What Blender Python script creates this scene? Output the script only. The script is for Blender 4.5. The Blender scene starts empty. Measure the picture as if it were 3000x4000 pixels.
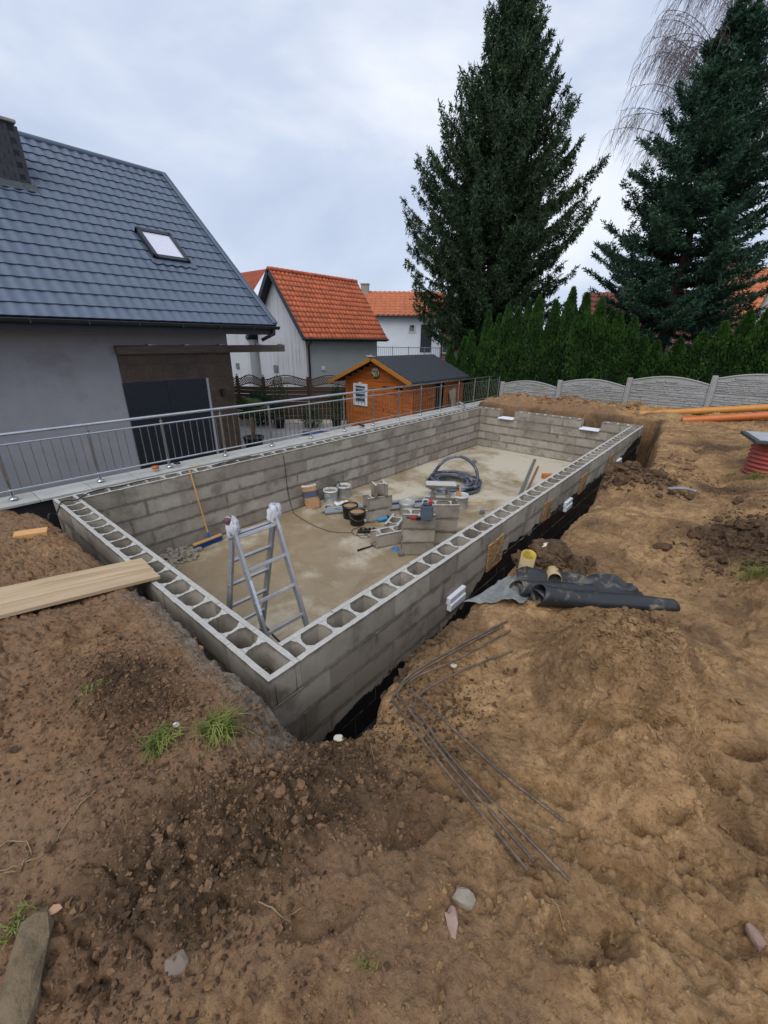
import bpy, bmesh, math, random
import numpy as np
from mathutils import Vector, Matrix
R_ = math.radians
random.seed(7); rng = np.random.default_rng(11)
S = bpy.context.scene
COL = S.collection

# ------------------------------------------------------------------ camera, sky, sun, exposure
CAM_F, CAM_YAW, CAM_PITCH, CAM_ROLL = 1618.05, -0.7016, 0.3968, -0.0123
CAM_POS = np.array([1.8122, -1.0483, 1.9836])
def _axes(a, b, c):
    f = np.array([math.sin(a)*math.cos(b), math.cos(a)*math.cos(b), -math.sin(b)])
    r = np.array([math.cos(a), -math.sin(a), 0.]); d = np.cross(f, r)
    return np.array([math.cos(c)*r+math.sin(c)*d, -math.sin(c)*r+math.cos(c)*d, f])
AX = _axes(CAM_YAW, CAM_PITCH, CAM_ROLL)
cam = bpy.data.cameras.new('camera'); camo = bpy.data.objects.new('camera', cam); COL.objects.link(camo)
camo.matrix_world = Matrix([[AX[0][i], -AX[1][i], -AX[2][i], CAM_POS[i]] for i in range(3)]+[[0, 0, 0, 1]])
cam.sensor_fit = 'VERTICAL'; cam.sensor_height = 36; cam.lens = CAM_F/4000*36
cam.clip_start = 0.05; cam.clip_end = 3000
S.camera = camo
SUN_EL, SUN_AZ = R_(50), R_(158)
w = bpy.data.worlds.new('World'); S.world = w; w.use_nodes = True
nt = w.node_tree; nt.nodes.clear()
def N(t, **k):
    n = nt.nodes.new(t)
    for a, b in k.items(): setattr(n, a, b)
    return n
LK = lambda a, b: nt.links.new(a, b)
sky = N('ShaderNodeTexSky', sky_type='NISHITA'); sky.sun_disc = False
sky.sun_elevation = SUN_EL; sky.sun_rotation = SUN_AZ; sky.air_density = 1.0; sky.dust_density = 2.0
tc = N('ShaderNodeTexCoord')
mp = N('ShaderNodeMapping'); mp.inputs['Scale'].default_value = (1, 1, 2.1); mp.inputs['Location'].default_value = (0.35, 0.9, 0.2)
LK(tc.outputs['Generated'], mp.inputs[0])
n1 = N('ShaderNodeTexNoise'); n1.inputs['Scale'].default_value = 2.0; n1.inputs['Detail'].default_value = 7; n1.inputs['Roughness'].default_value = .5; n1.inputs['Distortion'].default_value = .25
LK(mp.outputs[0], n1.inputs['Vector'])
rp = N('ShaderNodeValToRGB'); rp.color_ramp.elements[0].position = .33; rp.color_ramp.elements[1].position = .64
rp.color_ramp.elements[0].color = (4.4, 5.15, 6.7, 1); rp.color_ramp.elements[1].color = (7.9, 8.3, 9.0, 1)
e = rp.color_ramp.elements.new(.48); e.color = (5.45, 6.15, 7.6, 1)
LK(n1.outputs[0], rp.inputs[0])
mx = N('ShaderNodeMix', data_type='RGBA'); mx.inputs[0].default_value = .9
LK(sky.outputs[0], mx.inputs[6]); LK(rp.outputs[0], mx.inputs[7])
bg = N('ShaderNodeBackground'); bg.inputs[1].default_value = .1
LK(mx.outputs[2], bg.inputs[0]); wo = N('ShaderNodeOutputWorld'); LK(bg.outputs[0], wo.inputs[0])
sun = bpy.data.lights.new('sun', 'SUN'); sun.energy = 1.5; sun.angle = R_(50); sun.color = (1, .97, .93)
suno = bpy.data.objects.new('sun', sun); COL.objects.link(suno)
sd = Vector((math.sin(SUN_AZ)*math.cos(SUN_EL), math.cos(SUN_AZ)*math.cos(SUN_EL), math.sin(SUN_EL)))
suno.rotation_euler = sd.to_track_quat('Z', 'Y').to_euler(); suno.location = (0, 0, 30)
S.view_settings.view_transform = 'Standard'; S.view_settings.look = 'None'; S.view_settings.gamma = 1
S.view_settings.exposure = 0.3; S.view_settings.use_curve_mapping = False

# ------------------------------------------------------------------ pixel helpers (photo pixels, 3000x4000)
def ray(u, v): return AX.T @ np.array([(u-1500)/CAM_F, (v-2000)/CAM_F, 1.])
def on(u, v, ax, val):
    d = ray(u, v); return CAM_POS + (val-CAM_POS[ax])/d[ax]*d
def dsp(x, y): return (x*1.80832, y*1.80832)

# ------------------------------------------------------------------ materials
MATS = {}
def lin(c):
    if isinstance(c, str):
        c = [int(c[i:i+2], 16)/255 for i in (0, 2, 4)]
        c = [x/12.92 if x <= .04045 else ((x+.055)/1.055)**2.4 for x in c]
    return (*c[:3], 1)
class NT:
    def __init__(s, m): s.m = m; m.use_nodes = True; s.t = m.node_tree; s.t.nodes.clear()
    def n(s, t, **k):
        x = s.t.nodes.new(t)
        for a, b in k.items():
            if a.startswith('i_'):
                key = a[2:]; x.inputs[int(key) if key.isdigit() else key].default_value = b
            else: setattr(x, a, b)
        return x
    def l(s, a, b): s.t.links.new(a, b)
    def math(s, op, a, b=None, clamp=False):
        x = s.n('ShaderNodeMath', operation=op); x.use_clamp = clamp
        for i, q in enumerate((a, b)):
            if q is None: continue
            if isinstance(q, (int, float)): x.inputs[i].default_value = q
            else: s.l(q, x.inputs[i])
        return x.outputs[0]
    def mix(s, f, a, b, mode='MIX'):
        x = s.n('ShaderNodeMix', data_type='RGBA', blend_type=mode)
        for i, q in ((0, f), (6, a), (7, b)):
            if isinstance(q, (int, float)): x.inputs[i].default_value = q
            elif isinstance(q, tuple): x.inputs[i].default_value = q
            else: s.l(q, x.inputs[i])
        return x.outputs[2]
    def noise(s, vec, scale, detail=4, rough=.55, dist=0):
        x = s.n('ShaderNodeTexNoise', i_Scale=scale, i_Detail=detail, i_Roughness=rough, i_Distortion=dist)
        if vec is not None: s.l(vec, x.inputs['Vector'])
        return x.outputs[0]
    def ramp(s, f, p0, p1, c0=(0, 0, 0, 1), c1=(1, 1, 1, 1)):
        x = s.n('ShaderNodeValToRGB'); e = x.color_ramp.elements
        e[0].position, e[1].position, e[0].color, e[1].color = p0, p1, c0, c1
        s.l(f, x.inputs[0]); return x.outputs[0]
    def objvec(s, rand=True):
        tc = s.n('ShaderNodeTexCoord'); v = tc.outputs['Object']
        if rand:
            oi = s.n('ShaderNodeObjectInfo'); m = s.math('MULTIPLY', oi.outputs['Random'], 37.)
            a = s.n('ShaderNodeVectorMath', operation='ADD'); s.l(v, a.inputs[0]); s.l(m, a.inputs[1]); v = a.outputs[0]
        return v
    def world(s): return s.n('ShaderNodeNewGeometry').outputs['Position']
    def bump(s, h, strength, dist=.01, nrm=None):
        x = s.n('ShaderNodeBump', i_Strength=strength, i_Distance=dist); s.l(h, x.inputs['Height'])
        if nrm is not None: s.l(nrm, x.inputs['Normal'])
        return x.outputs[0]
    def out(s, color, rough=.8, bump=None, metal=0., spec=.5, **k):
        p = s.n('ShaderNodeBsdfPrincipled')
        for key, q in (('Base Color', color), ('Roughness', rough), ('Metallic', metal), ('Specular IOR Level', spec), *k.items()):
            if isinstance(q, (int, float, tuple)): p.inputs[key].default_value = q
            else: s.l(q, p.inputs[key])
        if bump is not None: s.l(bump, p.inputs['Normal'])
        o = s.n('ShaderNodeOutputMaterial'); s.l(p.outputs[0], o.inputs[0]); return s.m
def pm(name, c1, c2=None, scale=8, rough=.8, bump=.3, bscale=None, bdist=.004, metal=0, tone=.0, detail=5, spec=.5, rvar=0., stretch=None, c3=None, **k):
    """two colour noise material; tone varies brightness from object to object"""
    if name in MATS: return MATS[name]
    t = NT(bpy.data.materials.new(name)); v = t.objvec()
    if stretch:
        mpn = t.n('ShaderNodeMapping'); mpn.inputs['Scale'].default_value = stretch; t.l(v, mpn.inputs[0]); v = mpn.outputs[0]
    nz = t.noise(v, scale, detail, .6)
    c1 = lin(c1); c2 = lin(c2) if c2 else c1
    col = t.mix(t.ramp(nz, .3, .7), c1, c2)
    if c3: col = t.mix(t.ramp(t.noise(v, scale*.37, 6, .65, .3), .55, .68), col, lin(c3))
    if tone:
        oi = t.n('ShaderNodeObjectInfo'); b = t.math('MULTIPLY_ADD', oi.outputs['Random'], 2*tone); b.node.inputs[2].default_value = 1-tone
        hs = t.n('ShaderNodeHueSaturation'); t.l(b, hs.inputs['Value']); t.l(col, hs.inputs['Color']); col = hs.outputs[0]
    r = rough
    if rvar:
        r = t.math('MULTIPLY_ADD', t.noise(v, scale*1.7, 3), rvar); r.node.inputs[2].default_value = rough-rvar/2
    bn = t.bump(t.noise(v, bscale or scale*4, 6, .65), bump, bdist) if bump else None
    MATS[name] = t.out(col, r, bn, metal, spec, **k)
    return MATS[name]

# ------------------------------------------------------------------ mesh builder and object helpers
class MB:
    def __init__(s): s.v = []; s.f = []; s.sm = []; s.M = Matrix()
    def add(s, vs, fs, smooth=False):
        o = len(s.v); s.v += [tuple(s.M @ Vector(p)) for p in vs]; s.f += [tuple(i+o for i in f) for f in fs]; s.sm += [smooth]*len(fs); return s
    def box(s, c, d, rot=None):
        x, y, z = d[0]/2, d[1]/2, d[2]/2
        vs = [Vector((sx*x, sy*y, sz*z)) for sz in (-1, 1) for sy in (-1, 1) for sx in (-1, 1)]
        if rot is not None: vs = [rot @ p for p in vs]
        return s.add([p+Vector(c) for p in vs], [(0, 2, 3, 1), (4, 5, 7, 6), (0, 1, 5, 4), (2, 6, 7, 3), (0, 4, 6, 2), (1, 3, 7, 5)])
    def bar(s, a, b, wd, ht, up=(0, 0, 1)):
        a, b = Vector(a), Vector(b); x = (b-a); L = x.length; x.normalize(); u = Vector(up)
        y = u.cross(x)
        if y.length < 1e-4: y = Vector((0, 1, 0)).cross(x)
        y.normalize(); z = x.cross(y)
        return s.box((a+b)/2, (L, wd, ht), Matrix((x, y, z)).transposed())
    def tube(s, pts, r, n=8, caps=True, smooth=True, closed=False):
        P = [Vector(p) for p in pts]; m = len(P); rr = r if isinstance(r, (list, tuple)) else [r]*m
        T = []
        for i in range(m):
            t = (P[(i+1) % m]-P[i-1]) if closed else (P[min(i+1, m-1)]-P[max(i-1, 0)])
            T.append(t.normalized() if t.length > 1e-9 else Vector((0, 0, 1)))
        u = Vector((0, 0, 1)) if abs(T[0].z) < .9 else Vector((1, 0, 0))
        u = (u-T[0]*u.dot(T[0])).normalized(); vs = []
        for i in range(m):
            u = (u-T[i]*u.dot(T[i])); u = u.normalized() if u.length > 1e-6 else T[i].orthogonal().normalized()
            wv = T[i].cross(u)
            for k in range(n):
                a = 2*math.pi*k/n; vs.append(P[i]+(u*math.cos(a)+wv*math.sin(a))*rr[i])
        fs = []
        for i in range(m if closed else m-1):
            j = (i+1) % m
            for k in range(n): fs.append((i*n+k, i*n+(k+1) % n, j*n+(k+1) % n, j*n+k))
        s.add(vs, fs, smooth)
        if caps and not closed: s.add(vs[:n], [tuple(range(n))[::-1]]); s.add(vs[-n:], [tuple(range(n))])
        return s
    def lathe(s, prof, n=24, c=(0, 0, 0), smooth=True):
        vs = []; c = Vector(c)
        for r, z in prof:
            for k in range(n): a = 2*math.pi*k/n; vs.append(c+Vector((r*math.cos(a), r*math.sin(a), z)))
        fs = [(i*n+k, i*n+(k+1) % n, (i+1)*n+(k+1) % n, (i+1)*n+k) for i in range(len(prof)-1) for k in range(n)]
        return s.add(vs, fs, smooth)
    def prism(s, poly, z0, z1):
        n = len(poly); vs = [(x, y, z0) for x, y in poly]+[(x, y, z1) for x, y in poly]
        return s.add(vs, [tuple(range(n))[::-1], tuple(range(n, 2*n))]+[(i, (i+1) % n, n+(i+1) % n, n+i) for i in range(n)])
    def mesh(s, name, bev=0, seg=1, fixn=False):
        me = bpy.data.meshes.new(name); me.from_pydata(s.v, [], s.f)
        me.polygons.foreach_set('use_smooth', s.sm); me.update()
        if bev or fixn:
            bm = bmesh.new(); bm.from_mesh(me)
            if fixn: bmesh.ops.recalc_face_normals(bm, faces=bm.faces)
            if bev: bmesh.ops.bevel(bm, geom=[e for e in bm.edges if len(e.link_faces) == 2 and e.calc_face_angle(0) > .5], offset=bev, segments=seg, affect='EDGES', clamp_overlap=True)
            bm.to_mesh(me); bm.free()
        return me
def mk(name, mesh, mat, parent=None, loc=(0, 0, 0), rot=(0, 0, 0), bev=0, **k):
    if isinstance(mesh, MB): mesh = mesh.mesh(name, bev, **k)
    if mat is not None and not mesh.materials: mesh.materials.append(mat)
    o = bpy.data.objects.new(name, mesh); COL.objects.link(o); o.location = loc; o.rotation_euler = rot
    if parent is not None: o.parent = parent
    return o
def tag(o, label, cat=None, group=None, kind=None):
    o['label'] = label
    if cat: o['category'] = cat
    if group: o['group'] = group
    if kind: o['kind'] = kind
    return o
def thing(name, label, cat, loc=(0, 0, 0), rz=0, group=None, rot=None):
    o = bpy.data.objects.new(name, None); COL.objects.link(o); o.location = loc; o.rotation_euler = rot or (0, 0, rz); o.empty_display_size = .1
    return tag(o, label, cat, group)
def struct(o): o['kind'] = 'structure'; return o
def copy_tree(o, parent=None):
    c = o.copy(); COL.objects.link(c); c.parent = parent
    for ch in list(o.children): copy_tree(ch, c)
    return c

# ------------------------------------------------------------------ numpy noise
def vn(x, y, seed=0):
    xi = np.floor(x).astype(np.int64); yi = np.floor(y).astype(np.int64); fx = x-xi; fy = y-yi
    def hsh(a, b):
        h = (a*374761393+b*668265263+seed*1442695041) & 0xffffffff
        h = ((h ^ (h >> 13))*1274126177) & 0xffffffff; h = ((h ^ (h >> 16))*2246822519) & 0xffffffff
        return ((h ^ (h >> 15)) & 0xffff)/65535.
    ux = fx*fx*fx*(fx*(fx*6-15)+10); uy = fy*fy*fy*(fy*(fy*6-15)+10)
    a, b, c, d = hsh(xi, yi), hsh(xi+1, yi), hsh(xi, yi+1), hsh(xi+1, yi+1)
    return (a*(1-ux)+b*ux)*(1-uy)+(c*(1-ux)+d*ux)*uy
def fbm(x, y, f, octv, seed, gain=.5):
    s = 0; a = 1; t = 0
    for i in range(octv):
        s = s+a*(vn(x*f+i*17.3, y*f-i*9.1, seed+i)*2-1); t += a; a *= gain; f *= 2.03
    return s/t
def worley(x, y, f, seed):
    x, y = x*f, y*f; xi = np.floor(x).astype(np.int64); yi = np.floor(y).astype(np.int64); d = np.full(x.shape, 9.)
    def hs(a, b, k):
        h = (a*374761393+b*668265263+(seed*7+k)*1442695041) & 0xffffffff; h = ((h ^ (h >> 13))*1274126177) & 0xffffffff; h = ((h ^ (h >> 16))*2246822519) & 0xffffffff
        return ((h ^ (h >> 15)) & 0xffff)/65535.
    for i in (-1, 0, 1):
        for j in (-1, 0, 1):
            cx, cy = xi+i, yi+j; d = np.minimum(d, (cx+hs(cx, cy, 1)-x)**2+(cy+hs(cx, cy, 2)-y)**2)
    return np.sqrt(d)
def sst(a, b, x): t = np.clip((x-a)/(b-a), 0, 1); return t*t*(3-2*t)
def gs(x, y, cx, cy, sx, sy=None, rot=0):
    sy = sy or sx; dx, dy = x-cx, y-cy; c, s_ = math.cos(rot), math.sin(rot)
    return np.exp(-((dx*c+dy*s_)/sx)**2-((-dx*s_+dy*c)/sy)**2)

# ------------------------------------------------------------------ the ground: dug building plot, lower garden, neighbours
PW, PL, TW, CH = 4.75, 11.35, .25, .24            # pool outer width, length, wall thickness, course height
ZF = -1.2                                          # pool floor, patio level
HOLE = [(-5.5, -.75), (-4.7, -.72), (-4.35, -.5), (-4.0, -.3), (-3.3, -.25), (-2.9, -.24), (-2.3, -.2), (-1.74, -.2), (-1.2, -.13), (-.86, -.14), (-.5, -.17), (-.15, -.18), (.1, -.18), (.34, -.14), (.48, -.14), (.60, -.05), (.68, .10), (.68, .24), (.57, .5), (.51, .7), (.54, .86), (.57, 1.33), (.56, 1.99), (.64, 2.69), (.68, 3.12), (.64, 4.0), (.64, 4.7), (.53, 5.5), (.84, 5.9), (.95, 6.7), (.8, 8.1), (.6, 9.7), (.6, 10.3), (.42, 11.0), (.35, 11.6), (-.4, 11.65), (-2.5, 11.6), (-4.6, 11.65), (-5.5, 11.7)]
def hole_sd(x, y):
    d = np.full(x.shape, 1e9); ins = np.zeros(x.shape, bool); n = len(HOLE)
    for i in range(n):
        (ax, ay), (bx, by) = HOLE[i], HOLE[(i+1) % n]; ex, ey = bx-ax, by-ay
        t = np.clip(((x-ax)*ex+(y-ay)*ey)/(ex*ex+ey*ey), 0, 1)
        d = np.minimum(d, np.hypot(x-ax-t*ex, y-ay-t*ey))
        ins ^= ((ay > y) != (by > y)) & (x < (bx-ax)*(y-ay)/(by-ay+1e-12)+ax)
    return np.where(ins, -d, d)
DENTS = []
for u, v, r1, r2, dp in ((1385, 1640, .11, .05, .05), (1510, 1560, .13, .06, .06), (1450, 1480, .1, .05, .05), (1560, 1620, .13, .06, .05), (1290, 1640, .1, .05, .05), (1500, 1700, .13, .06, .05), (1580, 1800, .13, .06, .045), (1400, 1790, .12, .05, .04), (1180, 1720, .12, .05, .03), (1270, 1510, .03, .03, .07), (1500, 1870, .12, .06, .04), (1330, 1900, .12, .06, .035), (1250, 2050, .13, .06, .03), (900, 1800, .13, .06, .03), (1000, 1720, .13, .06, .03), (1560, 2020, .12, .06, .03), (700, 2000, .12, .06, .03), (480, 2000, .12, .06, .02)):
    P = on(*dsp(u, v), 2, .12); DENTS.append((P[0], P[1], r1, r2, random.uniform(.3, 1.4), dp))
def H(x, y, fine=True):
    x = np.asarray(x, float); y = np.asarray(y, float)
    z = .03+.05*fbm(x, y, .7, 3, 1)
    z = z+.07*gs(x, y, 1.2, -1.0, 1.1)+.06*sst(-.2, -1.2, y)*sst(1.2, -.5, x)*sst(-4.5, -2, x)-.09*gs(x, y, -2.0, -.5, .6, .7)
    z = z+.23*sst(1.75, 2.5, x)*sst(2.2, 3.2, y)*sst(11, 9, y)                                     # bank at the right
    z = z+.38*sst(0, 1, np.minimum(1, 1.25*gs(x, y, 1.67, 1.22, .34, .42, -.6)))+.22*sst(0, 1, np.minimum(1, 1.2*gs(x, y, 1.85, .78, .26, .32)))                       # heap of sand
    z = z+.17*gs(x, y, .82, 2.42, .22, .24)                                                                # spoil below the tubes
    z = z+.2*gs(x, y, .82, 5.4, .3, .5, .4)+.12*gs(x, y, 1.3, 5.4, .4, .4)                               # spoil beside the trench
    z = z+.1*gs(x, y, -.4, -.7, .35, .3)+.09*gs(x, y, .3, -.5, .3, .22)+.07*gs(x, y, .75, -.45, .25, .3)
    far = sst(11.3, 12.6, y)
    z = z*(1-far)+far*(.02+.05*(np.clip(x, -5, 3)+5)/2.)
    z = z+.2*gs(x, y, -3.9, 12.5, .6, .45)+.17*gs(x, y, -2.2, 12.6, .7, .4)+.1*gs(x, y, -.6, 12.9, .6, .4)
    if fine: z = z+.11*sst(11.7, 12.3, y)*sst(13.5, 13.1, y)*fbm(x, y, 2.1, 4, 15, .6)
    z = z-.12*sst(1.1, 1.9, x)*sst(5.2, 6.2, y)*sst(8.2, 7.2, y)
    loose = np.clip(gs(x, y, 1.7, 1.2, .5, .6)+gs(x, y, .8, 2.5, .4)+gs(x, y, -.4, -.65, .5, .35)+gs(x, y, .75, -.55, .38, .7, -.35)+gs(x, y, .9, 5.4, .6, .7)+.7*gs(x, y, 2.15, 4.0, .4, .8)+.8*sst(12, 12.5, y), 0, 1)
    sd = hole_sd(x, y)
    loose = np.maximum(loose, .8*np.exp(-np.maximum(sd, 0)/.22))
    if fine:
        for cx, cy, r1, r2, a, dp in DENTS:
            g = gs(x, y, cx, cy, r1, r2, a); z = z-1.5*dp*sst(.12, .6, g)+dp*.6*np.exp(-((g-.12)/.1)**2)
        z = z+.018*fbm(x, y, 3.1, 4, 5)+.045*loose*fbm(x, y, 5.5, 4, 9, .6)
        rid = 1-np.abs(fbm(x*1.0, y*1.3, 6.5, 3, 21)); z = z-.034*sst(.84, .99, rid)*sst(-.1, .35, fbm(x, y, 1.3, 2, 33))
        wx, wy = x+.03*fbm(x, y, 9, 2, 71), y+.03*fbm(x, y, 9, 2, 72)
        w1, w2, w3 = worley(wx, wy, 7.5, 4), worley(wx, wy, 17., 5), worley(wx, wy, 34., 6)
        pch = sst(-.05, .3, fbm(x, y, 1.7, 3, 81)); lz = np.maximum(loose, .6*pch)
        z = z+.040*loose*(.45-np.minimum(w1, .9))*sst(-.2, .3, fbm(x, y, 2.9, 2, 83))+.034*lz*(.42-np.minimum(w2, .85))+.020*(lz+.25)*(.4-np.minimum(w3, .8))
        plate = fbm(x, y, 3.3, 4, 87, .6); z = z+.085*(np.floor(plate*7)/7)*(1-loose)*(.35+.65*pch)+.008*fbm(x, y, 33., 3, 95, .6)+.006*(lz+.35)*(.4-np.minimum(worley(wx, wy, 62., 7), .8))+.0035*fbm(x, y, 95., 2, 97)             # trodden, flaking crust
        sm = sst(.15, .35, fbm(x, y, 2.2, 3, 77)); z = z+.006*sm*fbm(x, y, 45., 2, 51)
    sdn = sd+(.045*fbm(x, y, 5., 4, 61, .6)+.035*(.4-worley(x, y, 9., 12)) if fine else 0)
    z = z-.11*np.exp(-np.maximum(sdn, 0)/.3)*sst(.1, .4, x)*sst(5.2, 4.6, y)
    z = z-.06*np.exp(-np.maximum(sdn, 0)/.07)*(.6+.4*vn(x*3, y*3, 8))
    steep = .08+.10*vn(x*1.3, y*1.3, 66)+.16*sst(8.5, 10.5, y)
    k = sst(0, 1, np.clip(-sdn/steep, 0, 1))
    z = z*(1-k)+k*(-1.30+.03*fbm(x, y, 4, 2, 3))
    z = np.where(x < -4.82, np.minimum(z, -.03), z)
    low = sst(-5.0, -5.12, x)
    lowz = ZF-.06+.0*x
    beh = sst(13.55, 13.7, y)                                                                            # behind the fence
    z = z*(1-beh)+beh*(-.25)
    z = z*(1-low)+low*lowz
    outer = sst(40, 70, np.hypot(x, y-10)); z = z*(1-outer)+outer*(-1.3)
    return z
def Hs(x, y): return float(H(np.array([x]), np.array([y]))[0])
def gat(u, v, n=90):
    """where the ray through a photo pixel meets the dug ground"""
    d = ray(u, v); t = np.linspace(.8, 17, 1600); P = CAM_POS[:, None]+d[:, None]*t
    hz = H(P[0], P[1]); i = np.argmax(P[2] < hz); return P[:, i].copy()
def gp(x, y): return gat(*dsp(x, y))
def axis(segs):
    o = []
    for a, b, s in segs: o += list(np.linspace(a, b, max(2, int(round((b-a)/s)))+1)[:-1])
    return np.array(o+[segs[-1][1]])
gx = axis([(-260, -60, 20), (-60, -14, 4), (-14, -5.3, 1.2), (-5.3, -4.4, .06), (-4.4, -1.2, .022), (-1.2, -.2, .0125), (-.2, 2.4, .0092), (2.4, 4.5, .06), (4.5, 20, 1.5), (20, 60, 6), (60, 260, 25)])
gy = axis([(-60, -10, 6), (-10, -1.7, .5), (-1.7, -1.4, .02), (-1.4, 1.2, .0092), (1.2, 3.2, .014), (3.2, 6.5, .024), (6.5, 12.2, .036), (12.2, 13.8, .05), (13.8, 40, 1.5), (40, 300, 22)])
X, Y = np.meshgrid(gx, gy); ZZ = H(X, Y)
nx, ny = len(gx), len(gy)
# lumpy sideways push so that banks are not pure height steps
jit = .012*np.clip(1-np.abs(X)/3, 0, 1)
vx = (X+jit*fbm(X, Y, 14, 2, 91)).ravel(); vy = (Y+jit*fbm(X, Y, 14, 2, 92)).ravel()
me = bpy.data.meshes.new('ground')
me.vertices.add(nx*ny); me.vertices.foreach_set('co', np.stack([vx, vy, ZZ.ravel()], 1).astype(np.float32).ravel())
ii = (np.arange(ny-1)[:, None]*nx+np.arange(nx-1)[None, :]).ravel()
qd = np.stack([ii, ii+1, ii+1+nx, ii+nx], 1)
me.loops.add(qd.size); me.loops.foreach_set('vertex_index', qd.astype(np.int32).ravel())
me.polygons.add(len(qd)); me.polygons.foreach_set('loop_start', (np.arange(len(qd))*4).astype(np.int32)); me.polygons.foreach_set('loop_total', np.full(len(qd), 4, np.int32))
me.polygons.foreach_set('use_smooth', np.ones(len(qd), bool)); me.update()
# soil kinds as a colour attribute: R sandy, G dark humus, B grass / lower garden
sandy = np.clip(sst(.25, 1.0, X+.30*fbm(X, Y, 1.1, 3, 101)+.12*(Y-.4))*1.0, 0, 1)
sandy = np.maximum(sandy, .75*sst(12, 12.6, Y)); sandy = np.where(X < -2.7, np.maximum(sandy, .45), sandy)
sandy *= 1-.5*sst(-.2, -1.2, Y); sandy *= 1-.62*gs(X, Y, 1.45, -.45, .9, .62)
dark = np.clip(.8*gs(X, Y, -.3, -.62, .5, .28)+.9*gs(X, Y, .76, -.6, .3, .75, -.35)+.75*gs(X, Y, .58, .95, .16, .35)+.8*gs(X, Y, .95, 5.4, .5, .45)+.95*gs(X, Y, 2.1, 3.9, .36, .75)+.9*gs(X, Y, .88, 2.5, .3, .28)+.8*gs(X, Y, 1.9, 6.3, .5, .4)+.5*gs(X, Y, .9, 3.8, .4, .4)+.6*gs(X, Y, 1.5, 9, .8, .7), 0, 1)
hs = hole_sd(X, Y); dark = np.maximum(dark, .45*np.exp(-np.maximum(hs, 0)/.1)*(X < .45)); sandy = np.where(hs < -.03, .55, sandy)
grass = np.maximum(sst(13.5, 13.7, Y), sst(-5.0, -5.1, X))
ca = me.color_attributes.new('soil', 'FLOAT_COLOR', 'POINT')
ca.data.foreach_set('color', np.stack([sandy, dark, grass, np.clip(np.exp(-np.maximum(hs, 0)/.16)*(X < .5)*(X > -1.6)*(Y < .3)*.95+.5*gs(X, Y, .55, -.25, .3, .2), 0, 1)], -1).astype(np.float32).ravel())
def soil_mat(name='soil', attr=True, base=None):
    t = NT(bpy.data.materials.new(name)); p = t.world()
    nA, nB, nC = t.noise(p, 2.6, 6, .6, .4), t.noise(p, 11, 6, .65, .3), t.noise(p, 60, 5, .7)
    wide = t.ramp(nA, .35, .65); mid = t.ramp(nB, .35, .65)
    brown = t.mix(mid, (.15, .076, .036, 1), (.31, .182, .094, 1)); brown = t.mix(wide, brown, (.25, .152, .086, 1))
    sand = t.mix(mid, (.25, .142, .062, 1), (.47, .296, .145, 1)); sand = t.mix(t.ramp(nA, .42, .68), sand, (.15, .085, .043, 1))
    humus = t.mix(mid, (.058, .034, .019, 1), (.145, .088, .047, 1))
    if attr:
        at = t.n('ShaderNodeVertexColor', layer_name='soil'); sp = t.n('ShaderNodeSeparateColor'); t.l(at.outputs[0], sp.inputs[0])
        rag = t.math('MULTIPLY', t.math('SUBTRACT', nB, .5), .9)
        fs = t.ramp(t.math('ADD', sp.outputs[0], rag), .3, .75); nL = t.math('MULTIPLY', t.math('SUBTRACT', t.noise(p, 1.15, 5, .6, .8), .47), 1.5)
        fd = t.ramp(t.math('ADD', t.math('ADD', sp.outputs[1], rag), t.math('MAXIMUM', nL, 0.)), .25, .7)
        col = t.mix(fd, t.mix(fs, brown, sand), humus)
        col = t.mix(t.ramp(t.math('ADD', at.outputs['Alpha'], rag), .3, .8), col, t.mix(mid, (.12, .098, .075, 1), (.24, .20, .155, 1)))
        col = t.mix(sp.outputs[2], col, t.mix(mid, (.04, .055, .02, 1), (.075, .085, .035, 1)))
    else: col = {'brown': brown, 'sand': sand, 'humus': humus}[base]
    col = t.mix(t.ramp(nC, .55, .8), col, t.mix(.5, col, (.30, .24, .18, 1)))          # grit
    col = t.mix(t.math('MULTIPLY', t.ramp(t.noise(p, 24, 6, .7, .6), .56, .72), .55), col, t.mix(.68, col, (.02, .014, .01, 1)))  # wet crumbs
    vo = t.n('ShaderNodeTexVoronoi', i_Scale=34.); t.l(p, vo.inputs['Vector'])
    hgt = t.math('ADD', t.math('MULTIPLY', nC, .6), t.math('ADD', t.math('MULTIPLY', nB, 1.6), t.math('MULTIPLY', t.ramp(vo.outputs[0], 0, .7), -.5)))
    b = t.bump(hgt, .9, .02); b = t.bump(t.noise(p, 170, 4, .7), .9, .005, b)
    r = t.math('MULTIPLY_ADD', nA, -.5); r.node.inputs[2].default_value = 1.1
    return t.out(col, r, b, spec=.22)
SOIL = soil_mat()
ground = struct(mk('ground', me, SOIL))

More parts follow.
